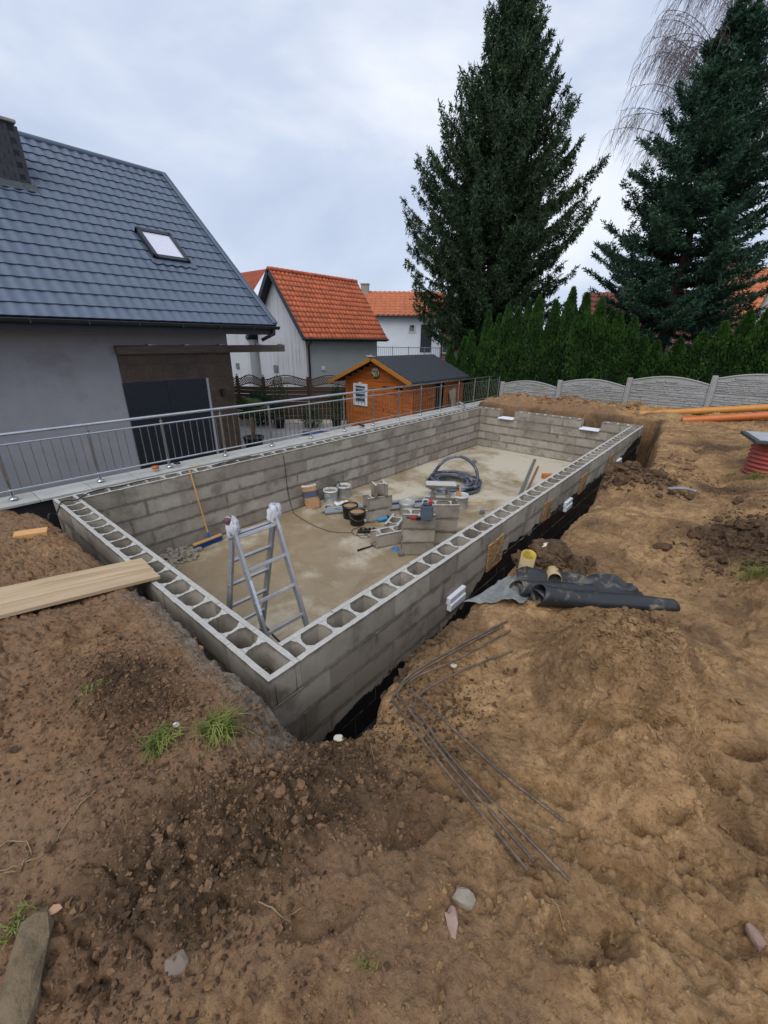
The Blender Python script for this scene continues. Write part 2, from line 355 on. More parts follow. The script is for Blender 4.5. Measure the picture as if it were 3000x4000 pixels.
# ------------------------------------------------------------------ pool: hollow block walls, floor, footing
def block_mat(name, bitumen=False):
    t = NT(bpy.data.materials.new(name)); v = t.objvec(); wp = t.world()
    oi = t.n('ShaderNodeObjectInfo'); rnd = oi.outputs['Random']
    n1, n2, n3 = t.noise(v, 5, 5, .6), t.noise(v, 40, 5, .7), t.noise(wp, 1.1, 4, .6)
    col = t.mix(t.ramp(n1, .3, .7), (.315, .282, .232, 1), (.42, .382, .322, 1))
    col = t.mix(t.ramp(rnd, .1, .9), t.mix(.5, col, (.15, .125, .095, 1)), col)
    # damp: creeps from joints and in clouds
    tc = t.n('ShaderNodeTexCoord'); sx = t.n('ShaderNodeSeparateXYZ'); t.l(tc.outputs['Object'], sx.inputs[0])
    ez = t.math('ABSOLUTE', t.math('ADD', sx.outputs[2], .12)); ez = t.math('ADD', ez, t.math('MULTIPLY', t.math('SUBTRACT', t.noise(wp, 9, 5, .65), .5), .10))
    dm = t.math('MULTIPLY', t.ramp(ez, .08, .11), t.ramp(n3, .2, .46))
    ex = t.math('ABSOLUTE', sx.outputs[0]); ex = t.math('ADD', ex, t.math('MULTIPLY', t.math('SUBTRACT', n1, .5), .2))
    dm = t.math('MAXIMUM', dm, t.math('MULTIPLY', t.ramp(ex, .205, .25), t.ramp(t.noise(wp, 1.7, 3), .5, .6)))
    dm = t.math('MAXIMUM', dm, t.math('MULTIPLY', t.ramp(t.noise(wp, 2.3, 5, .62), .52, .66), .75))
    col = t.mix(t.math('MULTIPLY', dm, .8), col, t.mix(.85, col, (.075, .06, .042, 1)))
    ge = t.n('ShaderNodeNewGeometry'); sn = t.n('ShaderNodeSeparateXYZ'); t.l(ge.outputs['Normal'], sn.inputs[0])
    top_tone = t.math('MULTIPLY', t.ramp(sn.outputs[2], .6, .9), .8)
    col = t.mix(top_tone, col, t.mix(t.ramp(n2, .3, .7), (.40, .39, .36, 1), (.56, .55, .52, 1)))       # upward faces mixed paler by their normal
    rough = t.math('MULTIPLY_ADD', dm, -.3); rough.node.inputs[2].default_value = .92
    vo = t.n('ShaderNodeTexVoronoi', i_Scale=150.); t.l(v, vo.inputs['Vector'])
    h = t.math('ADD', n2, t.math('MULTIPLY', t.ramp(vo.outputs[0], 0, .35), .4))
    b = t.bump(h, .55, .004); b = t.bump(n1, .25, .01, b)
    if bitumen:
        sw = t.n('ShaderNodeSeparateXYZ'); t.l(wp, sw.inputs[0])
        edge = t.math('ADD', sw.outputs[2], t.math('MULTIPLY', t.math('SUBTRACT', t.noise(wp, 3.2, 6, .62), .5), .42))
        yy = t.ramp(t.math('MULTIPLY', sw.outputs[1], 1/12.), .18, .27, (.2, .2, .2, 1), (.58, .58, .58, 1))     # edge height along the wall
        y2 = t.ramp(t.math('MULTIPLY', sw.outputs[1], 1/12.), .76, .9, (0, 0, 0, 1), (.24, .24, .24, 1))
        yl = t.math('SUBTRACT', t.math('ADD', yy, y2), 1.03)
        k = t.math('LESS_THAN', edge, yl)
        k = t.math('MULTIPLY', k, t.math('GREATER_THAN', sw.outputs[0], -.02)); k = t.math('MULTIPLY', k, t.math('GREATER_THAN', sn.outputs[0], .3))
        col = t.mix(k, col, t.mix(t.ramp(n1, .4, .7), (.006, .006, .007, 1), (.016, .016, .017, 1)))
        rough = t.math('MULTIPLY_ADD', k, -.42); rough.node.inputs[2].default_value = .88
    return t.out(col, rough, b, spec=.4)
BLK = block_mat('block_concrete'); BLKB = block_mat('block_concrete_coated', True)
def block(L=.497, W=.25, Hh=.237, webs=(-.125, .125), ends=(), seed=0, shell=.043):
    rr = random.Random(seed); m = MB()
    j = lambda a: rr.uniform(-a, a)
    for sy in (-1, 1):                                # long shells, top edge cut in short lengths and slightly chipped
        yo, yi = sy*W/2, sy*(W/2-shell); n = 8
        tops = []
        for i in range(n+1):
            x = -L/2+L*i/n
            tops.append(((x, yo-sy*abs(j(.002)), -abs(j(.0025))-(.006 if rr.random() < .06 else 0)), (x, yi+sy*abs(j(.002)), -abs(j(.003)))))
        vs = []; fs = []
        for (a, b) in tops: vs += [a, b, (a[0], yo, -Hh), (b[0], yi-sy*.004, -Hh)]
        for i in range(n):
            o = 4*i; q = [(o, o+4, o+5, o+1), (o+2, o+6, o+4, o), (o+1, o+5, o+7, o+3), (o+3, o+7, o+6, o+2)]
            fs += [f if sy > 0 else f[::-1] for f in q]
        e = 4*n; fs += [(0, 1, 3, 2), (e, e+2, e+3, e+1)] if sy > 0 else [(0, 2, 3, 1), (e, e+1, e+3, e+2)]
        m.add(vs, [f[::-1] for f in fs])
    wi = W/2-shell+.001
    for wx in webs:                                   # cross webs with filleted roots and a rough saddle top
        n = 8; vs = []; fs = []
        for i in range(n+1):
            s = -1+2*i/n; hw = .013+.034*abs(s)**3.2; zt = -.004-.014*(1-abs(s)**2)+j(.003) if 0 < i < n else -.004
            for dx, dz in ((-1, zt), (1, zt+j(.003)), (1, -Hh), (-1, -Hh)): vs.append((wx+dx*(hw+(j(.003) if dz > -.1 else 0)), s*wi, dz))
        for i in range(n):
            o = 4*i; fs += [(o+k, o+(k+1) % 4, o+4+(k+1) % 4, o+4+k) for k in range(4)]
        m.add(vs, [f[::-1] for f in fs])
    for ex in ends: m.box((ex*(L/2-shell/2), 0, -Hh/2-.002), (shell, W-2*shell+.004, Hh-.004))
    return m.mesh('block')
FULL = [block(seed=i) for i in range(5)]; HALF = [block(L=.247, webs=(0,), seed=20+i) for i in range(2)]
CORN = [block(webs=(-.125,), ends=(1,), seed=30+i) for i in range(3)]; CHALF = block(L=.247, webs=(), ends=(1,), seed=40)
def lay_wall(t, mat, a, b, axis_x, fixed, course, sc=1.0, start_corner=False, end_corner=False, gaps=()):
    """one course of blocks from a to b along an axis; fixed = centre of the wall across it"""
    pos = a; i = 0; z = -course*CH
    up = b > a; step = .5*sc; sg = 1 if up else -1
    while abs(b-pos) > .06:
        rem = abs(b-pos); Lk = step if rem > step*.9 else (step/2 if rem > step*.4 else rem)
        c = pos+sg*Lk/2
        first, last = i == 0 and start_corner, abs(b-pos)-Lk < .06 and end_corner
        if not any(g0 < c < g1 for g0, g1 in gaps):
            full = Lk > .4
            if first or last:
                me = (random.choice(CORN) if full else CHALF); flip = (sg < 0) != first
            else: me = random.choice(FULL) if full else random.choice(HALF); flip = random.random() < .5
            ang = (math.pi if flip else 0)+(0 if axis_x else math.pi/2)
            o = mk('block', me, None, t, (c, fixed, z) if axis_x else (fixed, c, z), (random.uniform(-.003, .003), 0, ang))
            o.scale = (Lk/(.5 if full else .25), 1, 1)
            o.data.materials or o.data.materials.append(mat)
            o.material_slots[0].link = 'OBJECT'; o.material_slots[0].material = mat
        pos += sg*Lk; i += 1
for me_ in FULL+HALF+CORN+[CHALF]: me_.materials.append(BLK)
wn = thing('pool_wall', 'short hollow-block pool wall nearest the camera, with the plank end on it', 'wall', (-PW/2, .125, ZF))
wr = thing('pool_wall', 'long hollow-block pool wall with black coating and wooden boards outside', 'wall', (-.125, PL/2, ZF))
wl = thing('pool_wall', 'long hollow-block pool wall beside the steel railing', 'wall', (-PW+.125, PL/2, ZF))
wf = thing('pool_wall', 'far short hollow-block pool wall with two notches', 'wall', (-PW/2, PL-.125, ZF))
LS = (PL-2*TW)/10.75/1.0*.5/.5  # block stretch along the long walls
LS = (PL-.5)/(21.5*.5)
NOTCH = ((-3.84, -3.36), (-1.455, -.945))
for c in range(5):
    ev = c % 2 == 0
    for t_, mat, kind in ((wn, BLK, 'n'), (wf, BLK, 'f')):
        yc = .125 if kind == 'n' else PL-.125
        if kind == 'f' and c == 0:
            for a, b, s0, s1 in ((-PW, -3.84, True, False), (-3.36, -1.455, False, False), (-.945, 0, False, True)):
                lay_wall(t_, mat, a, b, True, yc, c, (b-a)/(.5*round((b-a)/.5*2)/2), s0, s1)
        elif ev: lay_wall(t_, mat, 0, -PW, True, yc, c, 1, True, True)
        else: lay_wall(t_, mat, -.25, -PW+.25, True, yc, c, 1)
    for t_, mat, xc in ((wr, BLKB, -.125), (wl, BLK, -PW+.125)):
        if ev: lay_wall(t_, mat, .25, PL-.25, False, xc, c, LS)
        else: lay_wall(t_, mat, 0, PL, False, xc, c, LS, True, True)
for t_ in (wn, wr, wl, wf):                            # children were laid in world coordinates
    for ch in t_.children: ch.location = Vector(ch.location)-t_.location
def floor_mat():
    t = NT(bpy.data.materials.new('pool_floor_concrete')); p = t.world()
    nA, nB, nC = t.noise(p, .55, 5, .6, .6), t.noise(p, 3.0, 6, .65, .4), t.noise(p, 45, 4, .7)
    col = t.mix(t.ramp(nB, .3, .7), (.225, .165, .092, 1), (.31, .24, .15, 1))
    sx = t.n('ShaderNodeSeparateXYZ'); t.l(p, sx.inputs[0])
    dry = t.math('ADD', t.math('SUBTRACT', nA, .085), t.math('MULTIPLY', sx.outputs[1], .027)); dry = t.math('ADD', dry, t.math('MULTIPLY', t.math('SUBTRACT', nB, .5), .35))
    col = t.mix(t.ramp(dry, .5, .68), col, (.47, .42, .325, 1))
    col = t.mix(t.math('MULTIPLY', t.ramp(t.noise(p, 1.4, 6, .7, 1.), .56, .7), .45), col, (.15, .10, .055, 1))
    vo = t.n('ShaderNodeTexVoronoi', i_Scale=26.); t.l(p, vo.inputs['Vector'])
    col = t.mix(t.math('MULTIPLY', t.math('LESS_THAN', vo.outputs[0], .075), t.ramp(nB, .5, .6)), col, (.5, .47, .4, 1))
    r = t.math('MULTIPLY_ADD', t.ramp(dry, .45, .65), .4); r.node.inputs[2].default_value = .48
    return t.out(col, r, t.bump(t.math('ADD', nC, nB), .15, .004), spec=.45)
m = MB(); m.box((-PW/2, PL/2, ZF-.035), (PW-.5-.002, PL-.5-.002, .07)); struct(mk('pool_floor', m, floor_mat()))
CONC = pm('grey_concrete', '85817a', '9c978c', 6, .9, .4, 60)
m = MB()
for a in ((-PW/2, -.02, PW+.5, .54), (-PW/2, PL+.02, PW+.5, .54)): m.box((a[0], a[1], ZF-.06), (a[2], a[3], .115))
for a in ((.03, PL/2, .56, PL-.5), (-PW+.08, PL/2, .42, PL-.5)): m.box((a[0], a[1], ZF-.06), (a[2], a[3], .115))
struct(mk('footing', m, pm('footing_membrane', '16171a', '2b2d31', 9, .45, .5, 30, c3='7d7a74')))
FOAM = pm('polystyrene', 'e6e9f0', 'd5dae6', 30, .7, .5, 90, .003)
for (a, b), lb in zip(NOTCH, ('white polystyrene sheet in the left notch of the far pool wall', 'white polystyrene sheet in the right notch of the far pool wall')):
    m = MB(); m.box((0, 0, .016), (b-a-.012, .36, .032)); tag(mk('polystyrene_sheet', m, FOAM, None, ((a+b)/2-.005, PL-.19, -CH), (0, 0, R_(.8)), bev=.005), lb, 'polystyrene', 'white polystyrene pieces in the pool walls')
for y0, z0, lb in ((2.26, -.53, 'white grooved polystyrene piece in the coated wall, nearest the camera'), (5.74, -.5, 'white polystyrene piece midway along the outside of the coated wall'), (9.06, -.485, 'white polystyrene piece farthest along the outside of the coated wall')):
    m = MB(); m.box((0, 0, .043), (.05, .32, .075)); m.box((.012, .004, -.04), (.055, .31, .085)); m.box((-.006, 0, 0), (.04, .315, .02))
    tag(mk('polystyrene_piece', m, FOAM, None, (.022, y0, z0), (0, R_(3), R_(1)), bev=.006), lb, 'polystyrene', 'white polystyrene pieces in the pool walls')
def osb_mat():
    t = NT(bpy.data.materials.new('strand_board')); v = t.objvec(); a = t.n('ShaderNodeMapping'); a.inputs['Scale'].default_value = (30, 14, 60); t.l(v, a.inputs[0])
    vo = t.n('ShaderNodeTexVoronoi', i_Scale=1.); t.l(a.outputs[0], vo.inputs['Vector']); s = t.n('ShaderNodeSeparateColor'); t.l(vo.outputs[1], s.inputs[0])
    col = t.mix(s.outputs[0], (.20, .10, .035, 1), (.46, .29, .13, 1))
    return t.out(col, .7, t.bump(s.outputs[1], .5, .003))
OSB = osb_mat(); STEEL = pm('dull_steel', '6a6864', '8d8a84', 20, .5, .2, metal=.7); RUST = pm('rusty_steel', '55483f', '7c7066', 30, .6, .4, 90, metal=.35, c3='6b4630')
for i, (y0, y1, z0, z1, lb) in enumerate(((2.945, 3.33, -.53, -.172, 'strand board plate with a diagonal steel rod, nearest on the coated wall'), (4.63, 4.95, -.46, -.17, 'strand board plate on the coated wall, second from the camera'), (6.3, 6.65, -.475, -.155, 'strand board plate on the coated wall, third from the camera'), (8.15, 8.43, -.455, -.155, 'strand board plate on the coated wall, farthest from the camera'))):
    t_ = thing('formwork_plate', lb, 'board', (.003, (y0+y1)/2, z0), 0, 'strand board plates on the coated wall'); L, hh = y1-y0, z1-z0
    m = MB(); m.box((.009, 0, hh/2), (.018, L, hh), Matrix.Rotation(R_((3, -4, 5, 3)[i]), 3, 'X')); mk('board', m, OSB, t_, bev=.002)
    m = MB(); a = R_((38, 80, 70, 75)[i]); c = Vector((.026, .01, hh*.48)); dv = Vector((0, math.cos(a), math.sin(a)))*L*.36
    m.tube([c-dv, c+dv], .008, 8); mk('rod', m, RUST, t_)
    m = MB(); m.tube([c+Vector((-.02, 0, 0)), c+Vector((.05, .01, -.005))], .006, 8); m.box(c+Vector((.016, 0, 0)), (.012, .026, .026)); mk('tie_bolt', m, STEEL, t_)

# ------------------------------------------------------------------ retaining wall with coping, steel railing
STONE = pm('coping_stone', 'b3b3ae', 'a3a39e', 5, .6, .15, 50, tone=.05, c3='a89a84')
rt = thing('retaining_wall', 'dark retaining wall with pale stone coping under the railing', 'wall', (-5.125, 5, ZF-.06))
m = MB(); m.box((0, 0, .595), (.36, 17.3, 1.19)); mk('wall', m, pm('black_wall_face', '1b1b1c', '29282a', 4, .7, .3), rt)  # wall face coloured near black all over
for i in range(29):
    m = MB(); m.box((0, 0, 0), (.46, .594, .034)); mk('coping_slab', m, STONE, rt, (-.0, -8.4+i*.6, 1.2+.026+random.uniform(-.001, .001)), (0, 0, 0), bev=.003)
INOX = pm('brushed_steel', 'c9cbce', 'b4b6ba', 14, .24, .05, metal=1.)
rl = thing('steel_railing', 'stainless steel railing with thin bars on the pale coping', 'railing', (-5.1, 0, .009))
ys = [-3.33+k for k in range(17)]+[13.45]
pb = MB(); pb.tube([(0, 0, .0), (0, 0, .745)], .0215, 12); PB = pb.mesh('post')
fb = MB(); fb.lathe([(0, .02), (.026, .02), (.045, .012), (.05, 0)], 16); FB = fb.mesh('base_flange')
sb = MB(); sb.tube([(0, 0, .74), (0, 0, .80)], .007, 6); sb.lathe([(0, .752), (.014, .750), (.023, .742)], 10); SB = sb.mesh('rail_pin')
bb = MB(); bb.tube([(0, 0, .118), (0, 0, .70)], .0062, 6); BB = bb.mesh('baluster')
for y in ys:
    p_ = mk('post', PB, INOX, rl, (0, y, 0)); mk('base_flange', FB, INOX, p_); mk('rail_pin', SB, INOX, p_)
for k in range(len(ys)-1):
    n = 8 if ys[k+1]-ys[k] > .9 else 6
    for i in range(n): mk('baluster', BB, INOX, rl, (.028, ys[k]+(ys[k+1]-ys[k])*(i+1)/(n+1), 0))
for nm, z, r, x in (('handrail', .818, .0225, 0), ('middle_rail', .70, .0125, .028), ('bottom_rail', .115, .0125, .028)):
    m = MB(); m.tube([(x, ys[0]-.1, z), (x, ys[-1]+.15, z)], r, 12); mk(nm, m, INOX, rl)

# ------------------------------------------------------------------ the house on the left
hx = -9.0; EX, EZ, YE = -8.2, 2.267, 6.26; PIT = R_(40.05); SL = 6.36
GREYP = pm('grey_plaster', '939197', '9c9aa0', 2.5, .92, .35, 160, .003, c3='8a8789')
house = thing('house', 'grey plastered house with dark metal tiled roof and roller shutter', 'house', (hx-4, 1, ZF))
def loc_house(o): o.location = Vector(o.location)-Vector((hx-4, 1, ZF)); return o
def hp(name, m, mat, par=house, **k):
    m = m if not isinstance(m, MB) else m
    for i, v in enumerate(m.v): m.v[i] = (v[0]-hx+4, v[1]-1, v[2]-ZF)
    return mk(name, m, mat, par, **k)
m = MB(); yl, yr = -7.0, 5.25; xb = hx-8.15; zr = EZ+SL*math.sin(PIT)-.15; xr = EX-SL*math.cos(PIT)
m.add([(hx, yl, ZF-.05), (hx, yr, ZF-.05), (hx, yr, 2.78), (hx, yl, 2.78), (xb, yr, ZF-.05), (xb, yr, 2.78), (xr, yr, zr), (xb, yl, ZF-.05), (xb, yl, 2.78), (xr, yl, zr)], [(0, 1, 2, 3), (1, 4, 5, 6, 2), (4, 7, 8, 5), (7, 0, 3, 9, 8)])
hp('wall', m, GREYP)
def clad_mat():
    t = NT(bpy.data.materials.new('rusty_stone_cladding')); v = t.objvec()
    n1, n2 = t.noise(v, 2.2, 6, .65, .5), t.noise(v, 14, 5, .7)
    c = t.mix(t.ramp(n1, .3, .7), (.030, .021, .016, 1), (.085, .05, .03, 1)); c = t.mix(t.ramp(n2, .5, .8), c, (.12, .085, .06, 1))
    return t.out(c, .55, t.bump(n2, .3, .006))
CLAD = clad_mat()
# cladding tiles around the door: columns of large rectangles, each its own piece
for (y0, y1, z0, z1) in ((2.545, 5.262, 1.0, 1.72), (4.56, 5.262, ZF, 1.0)):
    ny_, nz_ = max(1, round((y1-y0)/.9)), max(1, round((z1-z0)/.36))
    for a in range(ny_):
        for b_ in range(nz_):
            m = MB(); ya, yb = y0+(y1-y0)*a/ny_, y0+(y1-y0)*(a+1)/ny_; za, zb = z0+(z1-z0)*b_/nz_, z0+(z1-z0)*(b_+1)/nz_
            m.box((hx+.014, (ya+yb)/2, (za+zb)/2), (.028, yb-ya-.003, zb-za-.003)); hp('cladding_tile', m, CLAD)
m = MB(); m.box((hx-.4, 5.268, .25), (.85, .03, 2.9)); hp('cladding_tile', m, CLAD)
SHUT = pm('shutter_grey', '20262d', '262c33', 6, .45, .1, metal=.2)
sh = None
m = MB(); m.box((hx+.006, 3.535, -.11), (.012, 1.97, 2.2)); sh = hp('roller_shutter', m, SHUT)
for k in range(52):
    for s in (0, 1):
        m = MB(); y0 = 2.565+.985*s; m.box((hx+.018, y0+.475, ZF+.03+k*.0418), (.014, .93, .037)); hp('slat', m, SHUT, sh)
m = MB()
for y in (2.555, 3.53): m.box((hx+.02, y, -.11), (.03, .05, 2.2))
hp('guide_rail', m, SHUT)
m = MB(); m.box((hx+.02, 4.535, -.11), (.034, .055, 2.2)); hp('guide_rail', m, pm('light_aluminium', '9b9fa6', None, 5, .5, 0))
m = MB(); m.box((hx+.09, 4.9, .60), (.1, .09, .19)); m.box((hx+.04, 4.9, .6), (.05, .05, .05)); hp('wall_lamp', m, pm('black_lamp', '1c1c1e', None, 5, .5, 0), bev=.004)
# roof sheets with pressed tile steps
ROOF = pm('graphite_roof', '4e596a', '566274', 3, .42, .05, 80, .002, spec=.45)
es, en = np.array([-math.cos(PIT), 0, math.sin(PIT)]), np.array([math.sin(PIT), 0, math.cos(PIT)])
def roofpt(y, s, h): q = np.array([EX, y, EZ])+es*s+en*h; return tuple(q)
WV, ROW = .2215, .3534
def wave(y): return .031*(math.cos(2*math.pi*y/WV)*.5+.5)**1.35
nrow = 18
for k in range(9):
    m = MB(); ya = YE-.02-(k+1)*5*WV; yb = ya+5*WV; ns = 50; vs = []; fs = []
    if ya < -4: continue
    for r in range(nrow):
        sc_ = lambda y: .034*wave(y)/.031                 # scalloped lower edge
        o = len(vs)
        for (sv, off, sk_) in ((r*ROW, .026, 1.), (r*ROW+ROW*.5, .014, .0), ((r+1)*ROW+.012, .0, 0.)):
            for i in range(ns+1):
                y = ya+(yb-ya)*i/ns; vs.append(roofpt(y, sv-sc_(y)*sk_, off+wave(y)))
        for q in range(2):
            for i in range(ns):
                a = o+q*(ns+1)+i; fs.append((a, a+1, a+ns+2, a+ns+1))
        o = len(vs)
        for (dz_, ds_) in ((.026, 0.), (-.012, .014)):
            for i in range(ns+1):
                y = ya+(yb-ya)*i/ns; vs.append(roofpt(y, r*ROW-sc_(y)+ds_, dz_+wave(y)))
        for i in range(ns): a = o+i; fs.append((a+ns+1, a+ns+2, a+1, a))
    m.add(vs, [f[::-1] for f in fs], True); hp('roof_sheet', m, ROOF)
m = MB(); 
m.add([roofpt(-7, 0, -.02), roofpt(YE, 0, -.02), roofpt(YE, SL, -.02), roofpt(-7, SL, -.02), roofpt(-7, 0, -.16), roofpt(YE, 0, -.16), roofpt(YE, SL, -.16), roofpt(-7, SL, -.16)], [(0, 1, 2, 3), (7, 6, 5, 4), (0, 4, 5, 1), (1, 5, 6, 2), (2, 6, 7, 3)])
DARKW = pm('dark_fascia', '24272c', '2a2d33', 4, .6, .1)
hp('roof_deck', m, DARKW)
m = MB(); q = lambda s, h: Vector(roofpt(0, s, h))
xr2 = 2*xr-EX
m.add([(xr, -7, zr+.15), (xr, YE, zr+.15), (xr2, YE, EZ), (xr2, -7, EZ)], [(3, 2, 1, 0), (0, 1, 2, 3)]); hp('roof_rear', m, ROOF)
m = MB(); m.bar(q(0, .035)+Vector((0, YE, 0)), q(SL, .035)+Vector((0, YE, 0)), .03, .13, tuple(en)); m.bar(q(0, .075)+Vector((0, YE-.05, 0)), q(SL, .075)+Vector((0, YE-.05, 0)), .13, .02, tuple(en)); hp('verge_flashing', m, ROOF)
m = MB(); m.tube([q(SL, .02)+Vector((-.02, -7, 0)), q(SL, .02)+Vector((-.02, YE+.02, 0))], .085, 10); hp('ridge_cap', m, ROOF)
m = MB(); n = 9; pr = [(-.075+.0, .0)]+[(.07*math.cos(math.pi+a*math.pi/8), .07*math.sin(math.pi+a*math.pi/8)) for a in range(9)]
vs = []; fs = []
for y in (-7, YE+.04):
    vs += [(EX+.055+a, y, EZ-.035+b_) for a, b_ in pr]
np_ = len(pr); fs = [(i, i+1, np_+i+1, np_+i) for i in range(np_-1)]; m.add(vs, fs, True); m.add([vs[np_+i] for i in range(1, np_)], [tuple(range(np_-1))])
m.tube([(EX+.125, -7, EZ-.033), (EX+.125, YE+.04, EZ-.033)], .010, 8); hp('gutter', m, DARKW)
for y in np.arange(-3.5, 6.2, .9):
    m = MB(); m.box((EX+.055, y, EZ-.1), (.15, .025, .012)); m.box((EX+.128, y, EZ-.07), (.008, .025, .07)); hp('gutter_bracket', m, DARKW)
m = MB(); m.box((EX-.03, -.37, EZ-.13), (.03, 13.2, .2)); hp('fascia', m, DARKW)
m = MB(); m.box(((EX+hx)/2-.02, -.37, EZ-.2), (hx-EX-.0 if hx > EX else EX-hx-.04, 13.2, .02)); hp('soffit', m, DARKW)
m = MB(); m.tube([(EX+.06, YE-.12, EZ-.1), (EX+.06, YE-.12, EZ-.2), (EX-.25, YE-.3, EZ-.36)], .045, 10); hp('drain_elbow', m, DARKW)
# skylight
sy0, sy1, ss0, ss1 = 4.10, 4.95, 2.10, 3.20
t_ = MB()
for (a, b_, c, d) in ((sy0, sy1, ss0, ss0+.11), (sy0, sy1, ss1-.11, ss1), (sy0, sy0+.09, ss0, ss1), (sy1-.09, sy1, ss0, ss1)):
    vs = [roofpt(y, s, h) for h in (.0, .13) for s in (c, d) for y in (a, b_)]
    t_.add(vs, [(0, 2, 3, 1), (4, 5, 7, 6), (0, 1, 5, 4), (2, 6, 7, 3), (0, 4, 6, 2), (1, 3, 7, 5)])
sk = hp('skylight', t_, pm('skylight_frame', '2b2f35', '33373d', 5, .45, .05, metal=.3), fixn=True)
m = MB(); m.add([roofpt(y, s, .1) for s, y in ((ss0+.09, sy0+.07), (ss0+.09, sy1-.07), (ss1-.09, sy1-.07), (ss1-.09, sy0+.07))], [(0, 1, 2, 3)])
t = NT(bpy.data.materials.new('window_glass')); GLASS = t.out((.05, .06, .075, 1), .03, None, 0, 1.)
t = NT(bpy.data.materials.new('skylight_reflection')); SKG = t.out((.62, .62, .72, 1), .25, None, 0, .8, **{'Coat Weight': 1., 'Coat Roughness': .03})  # pale lavender base colour paints the sky's reflection in the pane
hp('pane', m, SKG, sk)
m = MB(); vs = []; fs = []
for i in range(41):
    y = sy0-.12+(sy1-sy0+.24)*i/40; vs += [roofpt(y, ss0+.02, .075), roofpt(y, ss0-.15, .045+wave(y))]
for i in range(40): fs.append((2*i, 2*i+1, 2*i+3, 2*i+2))
m.add(vs, [f[::-1] for f in fs], True); hp('flashing_apron', m, ROOF, sk)
# chimney clad with slates
m = MB(); cy1 = 2.34; m.box((-11.75, cy1-.42, 5.05), (.66, .84, 2.0)); SLATE = pm('slate', '2c2f36', '373b43', 12, .6, .4, tone=.12)
ch = hp('chimney', m, SLATE)
for z in range(12):
    for k in range(5):
        for face in (0, 1):
            m = MB()
            if face == 0: y0 = cy1-.84+(k+.5*(z % 2))*.19; m.box((-11.41, min(y0, cy1-.1)+.09, 4.8+z*.105), (.014, .18, .13), Matrix.Rotation(R_(4), 3, 'Y'))
            else:
                if k > 3: continue
                m.box((-12.0+k*.16+.05*(z % 2), cy1+.008, 4.8+z*.105), (.15, .014, .13), Matrix.Rotation(R_(-4), 3, 'X'))
            hp('slate', m, SLATE, ch)
m = MB(); m.box((-11.75, cy1-.42, 6.09), (.8, .98, .06)); hp('chimney_cap', m, CONC, ch, bev=.01)
m = MB(); vs = [roofpt(y, s, .05) for s, y in ((3.95, 1.3), (3.95, 2.5), (4.3, 2.5), (4.3, 1.3))]; m.add(vs, [(0, 1, 2, 3), (3, 2, 1, 0)]); hp('lead_apron', m, pm('lead', '6f747a', '5b6066', 9, .6, .3), ch)
# pergola beam
OLDW = pm('weathered_wood', '4a423b', '6b6055', 3, .85, .5, 25, stretch=(1.2, .5, 9), c3='37302a')
bm_ = thing('pergola_beam', 'weathered dark timber beam along the house wall over the shutter', 'beam', (-8.9, 4.75, 1.60))
m = MB(); m.box((0, 0, .085), (.12, 4.46, .18)); mk('beam', m, OLDW, bm_, bev=.008)
for y in (-1.5, -.65, .25, 1.35, 2.1):
    m = MB(); m.box((.0, y, .19), (.06, .12, .03)); m.box((.01, y+.1, .185), (.04, .12, .01)); mk('bracket', m, pm('bracket_steel', 'a9abad', '8a8c8f', 10, .4, 0, metal=.8), bm_)

# ------------------------------------------------------------------ patio below the house
PAVE = pm('paver', '8d8a86', '9f9b95', 9, .85, .3, 70, tone=.14)
patio = struct(mk('patio', MB().box((-10.5, 6.5, ZF-.05), (10, 9, .06)), pm('patio_sand', '6d6860', '7b756b', 20, .95, .3)))
pvm = MB(); pvm.box((0, 0, 0), (.194, .394, .05)); PVM = pvm.mesh('paver', .005); PVM.materials.append(PAVE)
for i in range(20):
    for j in range(14):
        x, y = -8.75-.2*i, 5.0+.4*j+.2*(i % 2)
        if x-y*.0 < -13.2 or y > 10.4 or (x < -10.6 and y > 8.3+(x+13)*.75): continue
        if y < 5.6 and x < -9: continue
        o = mk('paver', PVM, None, patio, (x, y, ZF-.008+random.uniform(-.003, .003)))
gr_ = MB()
for k in range(2600):
    a, b_ = random.random(), random.random(); x = -12.9+2.9*a; y = 8.75+.98*(x+12.9)*.72+b_*.75
    r = random.uniform(.012, .028); c = Vector((x, y, ZF+.0+random.uniform(0, .02)))
    vs = [c+Vector((random.uniform(.6, 1)*r*sx, random.uniform(.6, 1)*r*sy, random.uniform(.5, .8)*r*sz)) for sx, sy, sz in ((1, 0, 0), (-1, 0, 0), (0, 1, 0), (0, -1, 0), (0, 0, 1), (0, 0, -1))]
    gr_.add(vs, [(0, 2, 4), (2, 1, 4), (1, 3, 4), (3, 0, 4), (2, 0, 5), (1, 2, 5), (3, 1, 5), (0, 3, 5)])
tag(mk('gravel', gr_, pm('white_gravel', 'd8d2c4', 'b9b2a2', 30, .9, .1)), 'pale decorative gravel bed below the lattice fence', 'gravel', kind='stuff')
m = MB(); m.prism([(-13, 8.6), (-9.9, 10.72), (-10.35, 11.5), (-13.4, 9.4)], ZF-.05, ZF-.002); struct(mk('gravel_bed', m, pm('gravel_bed_sand', 'c5bfb0', 'a9a292', 25, .95, .3)))

